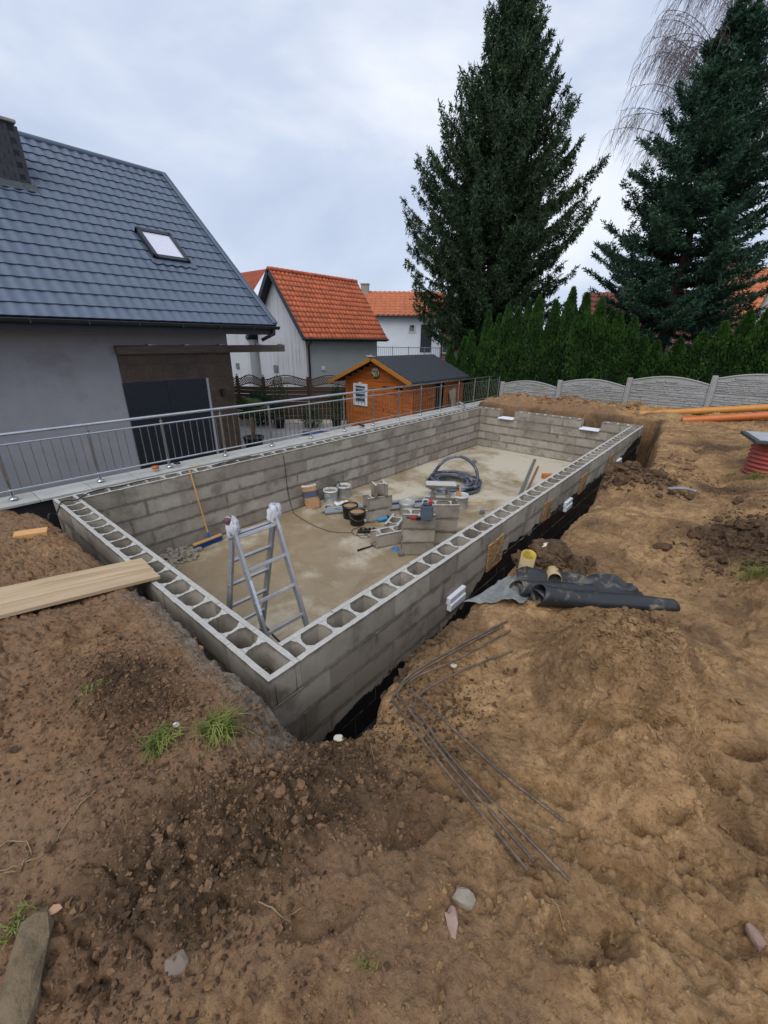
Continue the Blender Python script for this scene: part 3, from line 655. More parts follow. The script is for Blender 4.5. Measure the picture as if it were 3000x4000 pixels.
# ------------------------------------------------------------------ wooden shed
SX0, SX1, SY0, SY1 = -10.03, -6.85, 10.64, 14.0; SE, SA = .66, 1.33; SXM = (SX0+SX1)/2
PINE = pm('varnished_pine', '9a4f14', 'b4651f', 2.2, .5, .25, 18, stretch=(1, 1, 9), tone=.09, c3='7e3d0f')
PINEL = pm('pale_varnished_pine', '96601f', 'a8702a', 2.2, .5, .2, 18, stretch=(1, 1, 9))
shed = thing('garden_shed', 'orange wooden garden shed with black shingle roof behind the railing', 'shed', (SXM, (SY0+SY1)/2, ZF))
def sp(name, m, mat, par=shed, **k):
    for i, v in enumerate(m.v): m.v[i] = (v[0]-SXM, v[1]-(SY0+SY1)/2, v[2]-ZF)
    return mk(name, m, mat, par, **k)
bh = .125; zz = ZF-.02
while zz < SA-.1:
    z1 = min(zz+bh, SA); hw = 1.0 if z1 <= SE else max(.02, (SA-z1)/(SA-SE)); x0 = SXM-(SXM-SX0)*hw; x1 = SXM+(SX1-SXM)*hw
    segs = [(x0, x1)]
    if zz < .32 and z1 > -1.15: segs = [(x0, -8.20), (-7.28, x1)]
    for a, b_ in segs:
        m = MB(); m.box(((a+b_)/2, SY0+.02, (zz+z1)/2), (b_-a, .04, z1-zz-.008)); m.box(((a+b_)/2, SY0+.03, z1-.004), (b_-a, .02, .012)); sp('board', m, PINE)
    if z1 <= SE+.02:
        for a, b_ in ((SY0+.045, 12.0), (12.62, SY1)):
            m = MB(); m.box((SX1-.02, (a+b_)/2, (zz+z1)/2), (.04, b_-a, z1-zz-.008)); sp('board', m, PINE)
        m = MB(); m.box((SX0+.02, (SY0+SY1)/2, (zz+z1)/2), (.04, SY1-SY0-.1, z1-zz-.008)); sp('board', m, PINE)
    zz = z1
m = MB(); m.box((SXM, SY1-.02, -.3), (SX1-SX0, .04, 1.85)); m.box((SX1-.1, 12.3, -.25), (.02, .6, 1.9)); sp('rear_wall_and_shade_sheet', m, pm('interior_shade_colour', '1c1612', '2a2019', 5, .8, .2))  # rear wall, plus a dark sheet painting the shade in the side doorway
for x in (SX0, SX1):
    m = MB(); m.box((x+(.02 if x == SX0 else -.02), SY0-.012, -.28), (.1, .025, 1.86)); sp('corner_trim', m, PINE, bev=.004)
door = MB(); door.box((-7.74, SY0+.01, -.42), (.9, .03, 1.52)); dr = sp('door', door, PINE)
for k in range(7):
    m = MB(); m.box((-8.12+k*.128, SY0-.008, -.42), (.122, .012, 1.46)); sp('plank', m, PINE, dr)
for z in (-.95, -.42, .2):
    m = MB(); m.box((-7.74, SY0-.02, z), (.88, .016, .1)); sp('rail', m, PINE, dr)
m = MB(); m.box((-8.14, SY0-.03, -.42), (.03, .03, .12)); sp('handle', m, SHUT, dr)
WHITE = pm('white_plastic', 'd4d6d8', 'c7c9cc', 9, .4, .05)
wx0, wx1, wz0, wz1 = -9.63, -8.93, -.37, .42
win = MB()
for (c, d) in ((((wx0+wx1)/2, wz0+.04), (wx1-wx0, .09)), (((wx0+wx1)/2, wz1-.04), (wx1-wx0, .09)), ((wx0+.045, (wz0+wz1)/2), (.1, wz1-wz0)), ((wx1-.045, (wz0+wz1)/2), (.1, wz1-wz0))):
    win.box((c[0], SY0-.02, c[1]), (d[0]-.002, .05 if d[0] > d[1] else .046, d[1]))
win.box(((wx0+wx1)/2, SY0-.03, wz1+.02), (.12, .05, .07)); wi = sp('window', win, WHITE, bev=.003)
m = MB(); m.box(((wx0+wx1)/2, SY0-.004, (wz0+wz1)/2), (wx1-wx0-.1, .006, wz1-wz0-.1)); sp('pane', m, GLASS, wi)
for k in range(4):
    m = MB(); m.box(((wx0+wx1)/2, SY0-.012, wz0+.12+k*.165), (wx1-wx0-.16, .008, .06)); sp('blind_slat', m, pm('blind', '9fb0bd', '8798a5', 9, .5, 0), wi)
m = MB(); m.lathe([(0, .0), (.17, .0), (.19, -.01), (.19, .03), (0, .035)], 22); 
for i, v in enumerate(m.v): m.v[i] = (v[0]-8.52, SY0-.03-v[2], v[1]+.86)
def mosaic():
    t = NT(bpy.data.materials.new('mosaic_disc')); v = t.objvec(); vo = t.n('ShaderNodeTexVoronoi', i_Scale=16.); t.l(v, vo.inputs['Vector']); s = t.n('ShaderNodeSeparateColor'); t.l(vo.outputs[1], s.inputs[0])
    return t.out(t.mix(t.ramp(s.outputs[0], .3, .7), (.06, .055, .03, 1), (.5, .45, .3, 1)), .6)
sp('round_plaque', m, mosaic())
# roof
def gable_slab(x0, x1, z0, z1, y0, y1, th, mat, nm, par, fn):
    m = MB(); m.add([(x0, y0, z0), (x1, y0, z1), (x1, y1, z1), (x0, y1, z0), (x0, y0, z0-th), (x1, y0, z1-th), (x1, y1, z1-th), (x0, y1, z0-th)], [(0, 1, 2, 3), (7, 6, 5, 4), (0, 4, 5, 1), (1, 5, 6, 2), (2, 6, 7, 3), (3, 7, 4, 0)])
    return fn(nm, m, mat, par, fixn=True)
SHI = pm('black_shingle', '24272c', '31353b', 14, .8, .6, 80, tone=.2)
oh = .62; dz = (SA-SE)/(SXM-SX0)
y0_, y1_ = SY0-.35, SY1+.15
gable_slab(SXM, SX1+oh*.3, SA+.06, SE+.06-dz*oh*.3, y0_, y1_, .05, SHI, 'roof', shed, sp); gable_slab(SX0-oh, SXM, SE+.06-dz*oh, SA+.06, y0_, y1_, .05, SHI, 'roof', shed, sp)
sl_len = math.hypot(SX1+oh*.3-SXM, SA-SE+dz*oh*.3); uv = Vector((SX1+oh*.3-SXM, 0, -(SA-SE+dz*oh*.3))).normalized(); nn = Vector((-uv.z, 0, uv.x))
shm = MB(); ang = Matrix((uv, Vector((0, 1, 0)), nn)).transposed()
for r in range(13):
    for k in range(19):
        yy = y0_+.1+(k+.5*(r % 2))*.203
        if yy > y1_-.05: continue
        shm.box(Vector((SXM, yy, SA+.068))+uv*(.07+r*sl_len/13.3)+nn*random.uniform(0, .003), (.17, .196, .007), ang @ Matrix.Rotation(R_(2.5), 3, 'Y'))
o = sp('shingle', shm, SHI); o['kind'] = 'stuff'
for a, b_, nm in (((SX0-oh, SE+.03-dz*oh), (SXM, SA+.03), 'l'), ((SXM, SA+.03), (SX1+oh*.3, SE+.03-dz*oh*.3), 'r')):
    m = MB(); m.bar((a[0], y0_-.015, a[1]-.03), (b_[0], y0_-.015, b_[1]-.03), .03, .13, (0, 0, 1)); sp('bargeboard', m, PINEL)
m = MB(); m.box((SXM-.05, y0_+.02, SA+.075), (.34, .2, .015), Matrix.Rotation(R_(4), 3, 'Y')); m.tube([(SXM, y0_, SA+.08), (SXM, y0_, SA+.15)], .018, 8); sp('ridge_flashing', m, pm('galvanised', 'b9bcbf', 'a5a8ab', 9, .4, 0, metal=.5))
m = MB(); m.box((SX1+.17, (y0_+y1_)/2, SE-.07), (.03, y1_-y0_, .09)); sp('eave_board', m, SHI)
# weathered boards leaning against the shed
for k, (dy, l, a, lb) in enumerate(((12.95, 1.55, 10, 'pale weathered board leaning on the shed wall, left one'), (13.2, 1.45, 14, 'pale weathered board leaning on the shed wall, middle one'), (13.48, 1.5, 19, 'pale weathered board leaning on the shed wall, right one'))):
    m = MB(); m.box((0, 0, l/2), (.035, .2, l)); tag(mk('weathered_board', m, pm('driftwood', 'aaa08f', '8d8475', 3, .9, .6, 20, stretch=(1, 1, .3), tone=.1), None, (SX1+.42-.05*k, dy-.25, ZF-.05), (R_((-6, 4, 12)[k]), R_(-a*.55), 0), bev=.006), lb, 'board', 'weathered boards leaning on the shed')
BLUE = pm('blue_paint', '1d3a78', '24458c', 6, .4, .1)
t_ = thing('arched_frame', 'blue tubular arched frame behind the garden shed', 'frame', (-7.3, 15.0, ZF))
def arc(cx, cz, rx, rz, y, a0, a1, n=26): return [(cx+rx*math.cos(R_(a0+(a1-a0)*i/n)), y, cz+rz*math.sin(R_(a0+(a1-a0)*i/n))) for i in range(n+1)]
for y in (0, .35):
    m = MB(); m.tube(arc(-.1, 1.0, 1.35, 1.35, y, 0, 125)+[], .035, 8); m.tube([(1.25, y, 1.0), (1.25, y, 0)], .035, 8); mk('tube', m, BLUE, t_)
for i in range(9):
    a = R_(8+i*13); m = MB(); m.tube([(-.1+1.35*math.cos(a), 0, 1+1.35*math.sin(a)), (-.1+1.35*math.cos(a), .35, 1+1.35*math.sin(a))], .018, 6); mk('rung', m, BLUE, t_)
m = MB(); m.tube(arc(-1.2, 1.75, 1.3, .75, .9, 30, 140), .03, 8); m.tube([(-.07, .9, 2.12), (-.07, .9, 0)], .03, 8); mk('tube', m, BLUE, t_)

# ------------------------------------------------------------------ lattice garden fence
FW = pm('brown_fence_wood', '3b2a1f', '4d382a', 3, .8, .4, 25, stretch=(.6, .6, 6), tone=.15)
FP = [(-14.9, 8.05), (-14.1, 8.46), (-13.08, 9.0), (-11.9, 10.3), (-10.75, 11.6)]
lf = thing('lattice_fence', 'brown wooden garden fence with curved lattice tops', 'fence', (-12.5, 9.7, ZF))
def lp(name, m, mat, par=lf, **k):
    for i, v in enumerate(m.v): m.v[i] = (v[0]+12.5, v[1]-9.7, v[2]-ZF)
    return mk(name, m, mat, par, **k)
for (x, y) in FP:
    m = MB(); m.box((x, y, -.36), (.09, .09, 1.76)); po = lp('post', m, FW)
    m = MB(); m.lathe([(0, .1), (.03, .09), (.045, .055), (.03, .02), (.05, .01), (.05, 0)], 12, (x, y, .52)); lp('finial', m, pm('post_cap', 'a9a9a7', '8b8b88', 8, .4, 0, metal=.6), po)
for (a, b_) in zip(FP[:-1], FP[1:]):
    A, B = Vector((*a, 0)), Vector((*b_, 0)); d = (B-A); L = d.length; d.normalize(); nv = Vector((-d.y, d.x, 0)); rz = math.atan2(d.y, d.x); RM = Matrix.Rotation(rz, 3, 'Z')
    for k in range(9):
        m = MB(); c = (A+B)/2+Vector((0, 0, -1.1+k*.145))+nv*(.012 if k % 2 else -.012); m.box(c, (L-.09, .016, .135), RM); lp('fence_board', m, FW)
    n = 24; top = []; bot = []
    for i in range(n+1):
        s = i/n; zt = .40+.17*math.sin(math.pi*s)**1.5; top.append(A+d*(.045+(L-.09)*s)+Vector((0, 0, zt))); bot.append(A+d*(.045+(L-.09)*s)+Vector((0, 0, .14+.12*math.sin(math.pi*s)**1.5*1.0)))
    m = MB(); m.tube(top, .022, 6); m.tube(bot, .022, 6); lp('arched_rail', m, FW)
    m = MB()
    for sg in (-1, 1):
        for k in np.arange(-.5, L+.5, .1):
            pts = []
            for j in range(14):
                s = k+sg*.03*j; q = (s-.045)/(L-.09); zv = .12+.03*j
                if 0 <= q <= 1 and .14+.12*math.sin(math.pi*q)**1.5 <= zv <= .40+.17*math.sin(math.pi*q)**1.5: pts.append(A+d*s+Vector((0, 0, zv))+nv*.004*sg)
            if len(pts) > 1: m.bar(pts[0], pts[-1], .008, .026, tuple(nv.cross(d)))
    lp('lattice', m, FW)['kind'] = 'stuff'

# ------------------------------------------------------------------ concrete fence at the far end
def stone_mat():
    t = NT(bpy.data.materials.new('cast_stone')); v = t.objvec(); p = t.world()
    n1, n2 = t.noise(p, 1.6, 5, .6), t.noise(v, 22, 5, .7)
    c = t.mix(t.ramp(n2, .3, .7), (.24, .24, .237, 1), (.37, .375, .37, 1)); c = t.mix(t.math('MULTIPLY', t.ramp(n1, .5, .68), .5), c, (.22, .23, .175, 1))
    return t.out(c, .92, t.bump(n2, .4, .006))
CST = stone_mat()
cf = thing('concrete_fence', 'grey cast concrete fence with stone relief and arched panels', 'fence', (0, 13.5, -.2))
def cp(name, m, mat, **k):
    for i, v in enumerate(m.v): m.v[i] = (v[0], v[1]-13.5, v[2]+.2)
    return mk(name, m, mat, cf, **k)
fps = [(-4.98, .606), (-2.98, .79), (-.97, .993), (1.03, 1.168), (3.04, 1.36), (5.05, 1.5)]
def stones(m, x0, x1, z0, z1, ztop=None, seed=0):
    rr = random.Random(seed); z = z0+.006
    while z < z1-.02:
        h = rr.choice((.035, .045, .055, .07)); h = min(h, z1-z-.004); x = x0+.01
        if h < .02: break
        while x < x1-.03:
            l = min(rr.uniform(.1, .38), x1-.01-x); hh = h*rr.choice((1, 1, 1, 1, .55)) if l > .15 else h
            zt_ = z+hh-.006
            if ztop is None or zt_ < min(ztop(x), ztop(x+l))-.05:
                dpt = rr.uniform(.008, .026); j = lambda: rr.uniform(-.008, .008)
                f = [(x+.004, z), (x+l*.5, z+j()*.5), (x+l-.004, z+j()*.3), (x+l-.004+j()*.5, zt_+j()*.3), (x+l*.45, zt_+j()*.5), (x+.004+j()*.5, zt_)]
                cx, cz = x+l/2, z+h/2
                vs = [(a, 13.485, b_) for a, b_ in f]+[(cx+(a-cx)*.9+j()*.2, 13.485-dpt+j()*.4, cz+(b_-cz)*.68) for a, b_ in f]
                m.add(vs, [(6, 7, 8, 9, 10, 11)]+[(i, (i+1) % 6, 6+(i+1) % 6, 6+i) for i in range(6)])
            x += l
        z += h
for i, (x, zt) in enumerate(fps):
    m = MB(); m.box((x, 13.5, (zt-.5)/2), (.13, .13, zt+.5)); m.box((x, 13.43, (zt-.5)/2-.01), (.06, .02, zt+.46)); cp('post', m, CST, bev=.008)
    if i+1 < len(fps):
        x0, x1 = x+.066, fps[i+1][0]-.066; base = zt-.02; t3 = base-.06
        for k in range(2):
            z1 = zt-.5-.5*k+.05; z0 = z1-.495; m = MB(); m.box(((x0+x1)/2, 13.505, (z0+z1)/2), (x1-x0, .04, z1-z0)); cp('panel', m, CST)
            m = MB(); stones(m, x0, x1, z0, z1, None, i*7+k); cp('stone_relief', m, CST, fixn=False)['kind'] = 'stuff'
        z0 = zt-.447; ztop = lambda xx: zt-.05+.15*math.sin(math.pi*min(1, max(0, (xx-x0)/(x1-x0))))
        poly = [(x0, z0)]+[(x1, z0)]+[(x1-(x1-x0)*q/20, ztop(x1-(x1-x0)*q/20)) for q in range(21)]
        m = MB(); m.M = Matrix(((1, 0, 0, 0), (0, 0, -1, 13.525), (0, 1, 0, 0), (0, 0, 0, 1))); m.prism(poly, 0, .04); cp('panel', m, CST, fixn=True)
        m = MB(); stones(m, x0, x1, z0, zt+.2, ztop, i*7+5); cp('stone_relief', m, CST)['kind'] = 'stuff'
        m = MB(); m.tube([(x0+(x1-x0)*q/20, 13.487, ztop(x0+(x1-x0)*q/20)-.018) for q in range(21)], .022, 6); cp('top_moulding', m, CST)

# ------------------------------------------------------------------ neighbouring houses
def stain_mat(name, c1, c2, amt=.7):
    t = NT(bpy.data.materials.new(name)); p = t.world(); a = t.n('ShaderNodeMapping'); a.inputs['Scale'].default_value = (6, 6, .22); t.l(p, a.inputs[0])
    n1 = t.noise(a.outputs[0], 1.3, 5, .65, .3); n2 = t.noise(p, .7, 4)
    k = t.math('MULTIPLY', t.math('MULTIPLY', t.ramp(n1, .47, .72), t.ramp(n2, .35, .6)), amt)
    return t.out(t.mix(k, lin(c1), lin(c2)), .9, t.bump(t.noise(p, 60, 3), .1, .003))
STAIN = stain_mat('stained_render', 'b4b5ba', '6d6664', .85); WREN = pm('pale_render', 'a2a5a6', 'aaadae', 2, .9, .15); WREN2 = pm('white_render', 'dde2e8', 'd3d9e0', 2, .9, .1)
CLAY = pm('clay_tile', 'a84f2c', 'b8643e', 7, .65, .2, tone=.2, c3='85422a'); CLAY2 = pm('old_clay_tile', 'a65a35', 'b96c45', 7, .7, .2, tone=.1); CLAYB = pm('brown_clay_tile', '6b3128', '7a3a2e', 7, .55, .2, tone=.12)
def tile_mesh(wd, ln, amp=.032):
    m = MB(); n = 8; vs = []; fs = []
    for (s, off) in ((0, .0), (0, .022), (ln*.5, .016), (ln+.03, .004)):
        for i in range(n+1):
            u = i/n; hgt = amp*(math.sin(math.pi*min(1, u/.62)) if u < .62 else -.35*math.sin(math.pi*(u-.62)/.38)); vs.append((u*(wd+.006)-wd/2, s, off+hgt))
    for r in range(3):
        for i in range(n): a = r*(n+1)+i; fs.append((a, a+1, a+n+2, a+n+1))
    m.add(vs, fs, True); return m.mesh('roof_tile')
def tiled(par, A, along, up, W, L, wd, ln, mat, amp=.032, name='roof_tile'):
    """lay tiles on a slope: A eave corner, along the eave, up the slope (unit vectors)"""
    al, u = Vector(along), Vector(up); n = al.cross(u)
    if n.z < 0: n = -n
    ncol, nr = max(1, round(W/wd)), max(1, round(L/ln)); wd, ln = W/ncol, L/nr
    me = tile_mesh(wd, ln, amp); me.materials.append(mat)
    X_ = al if al.cross(u).dot(n) > 0 else -al
    Mr = Matrix((X_, u, n)).transposed().to_euler()
    for r in range(nr):
        for c in range(ncol):
            o = mk(name, me, None, par, Vector(A)+al*(wd*(c+.5))+u*(ln*r)+n*.01); o.rotation_euler = Mr
def gable_house(name, label, loc, rz, Wd, Ln, eave, ridge, wallm, sidem, tilem, oh=.4, voh=.35, tile=(.23, .3), base=0, both=True, amp=.032):
    """local frame: ridge along +Y, gable at y=0 and y=Ln, x from -Wd/2 to Wd/2"""
    t = thing(name, label, 'house', loc, rz); h = Wd/2
    m = MB(); m.add([(-h, 0, base), (h, 0, base), (h, 0, eave), (0, 0, ridge), (-h, 0, eave)], [(0, 1, 2, 3, 4)]); mk('gable_wall', m, wallm, t); m = MB(); m.add([(-h, Ln, base), (h, Ln, base), (h, Ln, eave), (0, Ln, ridge), (-h, Ln, eave)], [(4, 3, 2, 1, 0)]); mk('gable_wall', m, wallm, t)
    for s in (1, -1):
        m = MB(); m.add([(s*h, 0, base), (s*h, Ln, base), (s*h, Ln, eave), (s*h, 0, eave)], [(0, 1, 2, 3) if s > 0 else (3, 2, 1, 0)]); mk('side_wall', m, sidem, t)
        sl = (ridge-eave)/h; ex = h+oh; ez = eave-sl*oh+.12; rz_ = ridge+.12
        m = MB(); m.add([(s*ex, -voh, ez), (s*ex, Ln+voh, ez), (0, Ln+voh, rz_), (0, -voh, rz_), (s*ex, -voh, ez-.12), (s*ex, Ln+voh, ez-.12), (0, Ln+voh, rz_-.12), (0, -voh, rz_-.12)], [(0, 1, 2, 3), (7, 6, 5, 4), (0, 4, 5, 1), (0, 3, 7, 4), (1, 5, 6, 2)])
        mk('roof_deck', m, DARKW, t, fixn=True)
        L = math.hypot(ex, rz_-ez); up = Vector((-s*ex, 0, rz_-ez)).normalized()
        if s > 0 or both: tiled(t, (s*ex, -voh, ez), (0, 1, 0), up, Ln+2*voh, L, *tile, tilem, amp)
        m = MB(); m.tube([(s*ex+s*.06, -voh, ez-.03), (s*ex+s*.06, Ln+voh, ez-.03)], .055, 8); mk('gutter', m, pm('brown_gutter', '2e2320', '382b27', 5, .5, 0), t)
        m = MB(); m.bar((s*ex, -voh-.01, ez-.03), (0, -voh-.01, rz_-.03), .03, .2); mk('bargeboard', m, DARKW, t)
    rg = MB(); rg.tube([(0, 0, 0), (0, .31, .006)], [.105, .12], 10); RG = rg.mesh('ridge_tile'); RG.materials.append(tilem)
    for k in range(int((Ln+2*voh)/.3)): mk('ridge_tile', RG, None, t, (0, -voh+k*.3, ridge+.13))
    return t
gh = gable_house('house', 'white rain-stained gabled house with orange tile roof behind the lattice fence', (-16.95, 12.85, ZF-.1), 0, 3.9, 5.2, 2.35+1.3, 4.82+1.3, STAIN, WREN, CLAY, oh=.42, voh=.42, tile=(.245, .3))
PIPEB = MATS['brown_gutter']
m = MB(); m.tube([(1.95+.45, .0, 3.3), (1.95+.4, .05, 3.15), (2.03, .12, 2.9), (2.03, .12, 0)], .05, 8); mk('downpipe', m, PIPEB, gh)
m = MB(); m.box((-.55, -.03, 1.75), (.34, .05, .34)); mk('vent_grille', m, pm('vent', '54575c', '6c6f74', 30, .6, .2), gh)
m = MB(); m.box((1.98, 1.05, 1.85), (.08, .2, .2)); mk('junction_box', m, WHITE, gh, bev=.01)
m = MB(); m.box((1.975, 4.3, 2.0), (.06, .05, 1.4)); mk('conduit', m, WREN, gh)
wg = thing('house', 'white rain-stained house wing at the left of the orange-roofed gable', 'house', (-21.5, 14.0, ZF-.1))
m = MB(); m.box((0, 0, 2.3), (4.4, 3, 4.6)); mk('wall', m, STAIN, wg)
m = MB(); m.box((2.4, -.55, 3.6), (.75, .8, .12)); mk('small_roof', m, CLAY, wg); m = MB(); m.box((2.5, .3, 1.8), (.9, .3, 3.6)); mk('recess_wall', m, pm('grey_recess', '5d6066', '666a70', 4, .9, .1), wg)
m = MB(); m.tube([(2.65, -.95, 3.5), (2.65, -.7, 3.25), (2.65, .1, 3.0), (2.65, .1, 0)], .05, 8); mk('downpipe', m, PIPEB, wg)
m = MB(); m.add([(-2.6, -1.8, 4.5), (2.3, -1.8, 4.5), (2.3, 0, 6.6), (-2.6, 0, 6.6)], [(0, 1, 2, 3), (3, 2, 1, 0)]); mk('roof', m, CLAY, wg)
m = MB(); m.box((.9, -1.52, 1.75), (.3, .05, .3)); mk('vent_grille', m, MATS['vent'], wg)
# house with balcony farther back: square to the line of sight
def frame_at(u, v, dist, z):
    d = ray(u, v); d = d/np.hypot(d[0], d[1]); P = CAM_POS+d*dist; return (P[0], P[1], z), math.atan2(d[1], d[0])-math.pi/2
(bx_, by_, _), brz = frame_at(1565, 1300, 31, 0)
bh_ = thing('house', 'white house with orange tiles and a railed balcony, behind the shed', 'house', (bx_, by_, ZF-.1), brz)
m = MB(); m.box((0, 3, 2.4), (5.6, 6, 4.8)); mk('wall', m, WREN2, bh_)
tiled(bh_, (-3.0, -.35, 4.72), (1, 0, 0), Vector((0, 1, .62)).normalized(), 6.1, 3.1, .33, .36, CLAY2)
m = MB(); m.add([(-3, -.35, 4.7), (3.1, -.35, 4.7), (3.1, 2.3, 6.3), (-3, 2.3, 6.3), (-3, 5, 4.7), (3.1, 5, 4.7)], [(0, 1, 2, 3), (3, 2, 5, 4), (0, 3, 4), (1, 5, 2)]); mk('roof_deck', m, DARKW, bh_)
m = MB(); m.tube([(-3, -.42, 4.66), (3.15, -.42, 4.66)], .06, 8); m.tube([(2.85, -.1, 4.6), (2.85, -.1, 0)], .05, 8); mk('gutter', m, PIPEB, bh_)
m = MB(); m.box((-2.6, 2.2, 6.2), (.55, .55, 1.2)); m.box((-2.6, 2.2, 6.8), (.62, .62, .08)); mk('chimney', m, CONC, bh_)
m = MB(); m.box((.75, -.02, 3.95), (.5, .06, .55)); wv = mk('window', m, WHITE, bh_); m = MB(); m.box((.75, -.055, 3.95), (.32, .02, .38)); mk('pane', m, GLASS, wv)
m = MB(); m.box((1.75, -.02, 3.3), (.75, .06, 1.75)); mk('balcony_door', m, pm('dark_door', '2c2f36', '35383f', 5, .3, 0), bh_)
m = MB(); m.box((.0, -.75, 1.62), (5.4, 1.5, .35)); bal = mk('balcony', m, WREN2, bh_)
m = MB()
for zz in (1.85, 2.75): m.tube([(-2.6, -1.45, zz), (2.65, -1.45, zz)], .025, 6)
for x in np.arange(-2.6, 2.66, .13): m.tube([(x, -1.45, 1.85), (x, -1.45, 2.75)], .010, 4)
for x in np.arange(-2.6, 2.66, .105*10): m.tube([(x, -1.45, 1.75), (x, -1.45, 2.82)], .022, 5)
mk('balcony_railing', m, pm('grey_rail', '8b8f95', '7c8086', 5, .5, 0), bal)['kind'] = 'stuff'
m = MB(); m.box((-.2, -.02, .9), (1.9, .05, 1.3)); mk('shutter', m, pm('pale_shutter', 'a9b0ae', '9aa19f', 6, .7, .1), bh_)
(qx, qy, _), qrz = frame_at(1745, 1300, 44, 0)
br_ = thing('house', 'far brick house with one white framed window, left of the spruce trunk', 'house', (qx, qy, ZF-.1), qrz)
m = MB(); m.box((0, 3, 2.1), (5, 6, 4.2)); mk('wall', m, pm('red_brick', '8a4630', '96513a', 12, .9, .2), br_)
m = MB(); m.box((.1, -.02, 2.5), (1.1, .08, 1.4)); wv = mk('window', m, WHITE, br_); m = MB(); m.box((.1, -.07, 2.5), (.85, .02, 1.1)); mk('pane', m, GLASS, wv)
m = MB(); m.add([(-2.9, -.4, 4.1), (2.9, -.4, 4.1), (2.9, 3, 6.6), (-2.9, 3, 6.6)], [(0, 1, 2, 3), (3, 2, 1, 0)]); mk('roof', m, CLAY, br_)
cx_, cy_ = on(1760, 1378, 2, .95)[:2]
t_ = thing('carport', 'low flat carport roof of pale timber beyond the shed', 'carport', (cx_, cy_, ZF), brz)
m = MB(); m.box((0, 0, 2.1), (2.6, 1.2, .1)); mk('roof', m, pm('pale_timber', 'b7ad92', 'a39a80', 4, .8, .2), t_); m = MB(); m.box((0, -.55, 2.0), (2.6, .06, .14)); mk('beam', m, OLDW, t_)
for x in (-1.2, 1.2): m = MB(); m.box((x, 0, 1.03), (.1, .1, 2.06)); mk('post', m, OLDW, t_)
(rx_, ry_, _), rrz = frame_at(2480, 1250, 27, 0)
rh = thing('house', 'house with dark red tile roof seen between spruce and fir', 'house', (rx_, ry_, -.5), rrz+.12)
m = MB(); m.box((.5, 3.5, 1.2), (5.2, 6, 2.4)); mk('wall', m, WREN, rh)
tiled(rh, (-2.6, -.3, 2.0), (1, 0, 0), Vector((0, 1, 1.0)).normalized(), 7.2, 4.3, .36, .36, CLAYB, .04)
m = MB(); m.add([(-2.6, -.3, 1.97), (4.6, -.3, 1.97), (4.6, 2.75, 5.0), (-2.6, 2.75, 5.0), (-2.6, 6.2, 1.97), (4.6, 6.2, 1.97)], [(0, 1, 2, 3), (3, 2, 5, 4), (0, 3, 4), (1, 5, 2)]); mk('roof_deck', m, DARKW, rh)
(ox_, oy_, _), orz = frame_at(2960, 1100, 34, 0)
oh_ = thing('house', 'house with bright orange roof behind the fir at the right edge', 'house', (ox_, oy_, -.5), orz)
m = MB(); m.box((1, 3.5, 2), (7.5, 6, 4)); mk('wall', m, WREN, oh_)
tiled(oh_, (-3.0, -.4, 3.4), (1, 0, 0), Vector((0, 1, .95)).normalized(), 7.5, 4.8, .4, .42, CLAY2, .04)
m = MB(); m.add([(-3, -.4, 3.37), (4.5, -.4, 3.37), (4.5, 3.0, 6.6), (-3, 3.0, 6.6), (-3, 6.4, 3.37), (4.5, 6.4, 3.37)], [(0, 1, 2, 3), (3, 2, 5, 4), (0, 3, 4), (1, 5, 2)]); mk('roof_deck', m, DARKW, oh_)
m = MB(); m.box((-1.6, 2.6, 6.9), (.9, .7, 1.3)); mk('chimney', m, MATS['red_brick'], oh_)

# ------------------------------------------------------------------ vegetation
def leaf_mat(name, dk, lt, hi, rough=.6, sc=1.2):
    t = NT(bpy.data.materials.new(name)); p = t.world()
    c = t.mix(t.ramp(t.noise(p, 24, 2, .6), .35, .65), lin(dk), lin(lt)); c = t.mix(t.math('MULTIPLY', t.ramp(t.noise(p, sc, 3), .42, .66), .75), c, lin(hi))
    pb = t.n('ShaderNodeBsdfPrincipled'); t.l(c, pb.inputs['Base Color']); pb.inputs['Roughness'].default_value = rough; pb.inputs['Specular IOR Level'].default_value = .3
    tr = t.n('ShaderNodeBsdfTranslucent'); t.l(c, tr.inputs[0]); mx_ = t.n('ShaderNodeMixShader'); mx_.inputs[0].default_value = .22
    t.l(pb.outputs[0], mx_.inputs[1]); t.l(tr.outputs[0], mx_.inputs[2]); o = t.n('ShaderNodeOutputMaterial'); t.l(mx_.outputs[0], o.inputs[0]); return t.m
def nrm(a): return a/np.maximum(np.linalg.norm(a, axis=-1, keepdims=True), 1e-9)
def quads_mesh(name, Q):
    n = len(Q); me = bpy.data.meshes.new(name); me.vertices.add(n*4); me.vertices.foreach_set('co', Q.astype(np.float32).ravel())
    me.loops.add(n*4); me.loops.foreach_set('vertex_index', np.arange(n*4, dtype=np.int32)); me.polygons.add(n)
    me.polygons.foreach_set('loop_start', (np.arange(n)*4).astype(np.int32)); me.polygons.foreach_set('loop_total', np.full(n, 4, np.int32)); me.update(); return me
def leaves(P, Dn, l, wd):
    """kite leaves: P base points, Dn directions"""
    n = len(P); Dn = nrm(Dn); sd_ = nrm(np.cross(Dn, rng.normal(size=(n, 3)))); l = np.broadcast_to(l, (n,))[:, None]; wd = np.broadcast_to(wd, (n,))[:, None]
    return np.stack([P, P+Dn*l*.45+sd_*wd, P+Dn*l, P+Dn*l*.45-sd_*wd], 1)
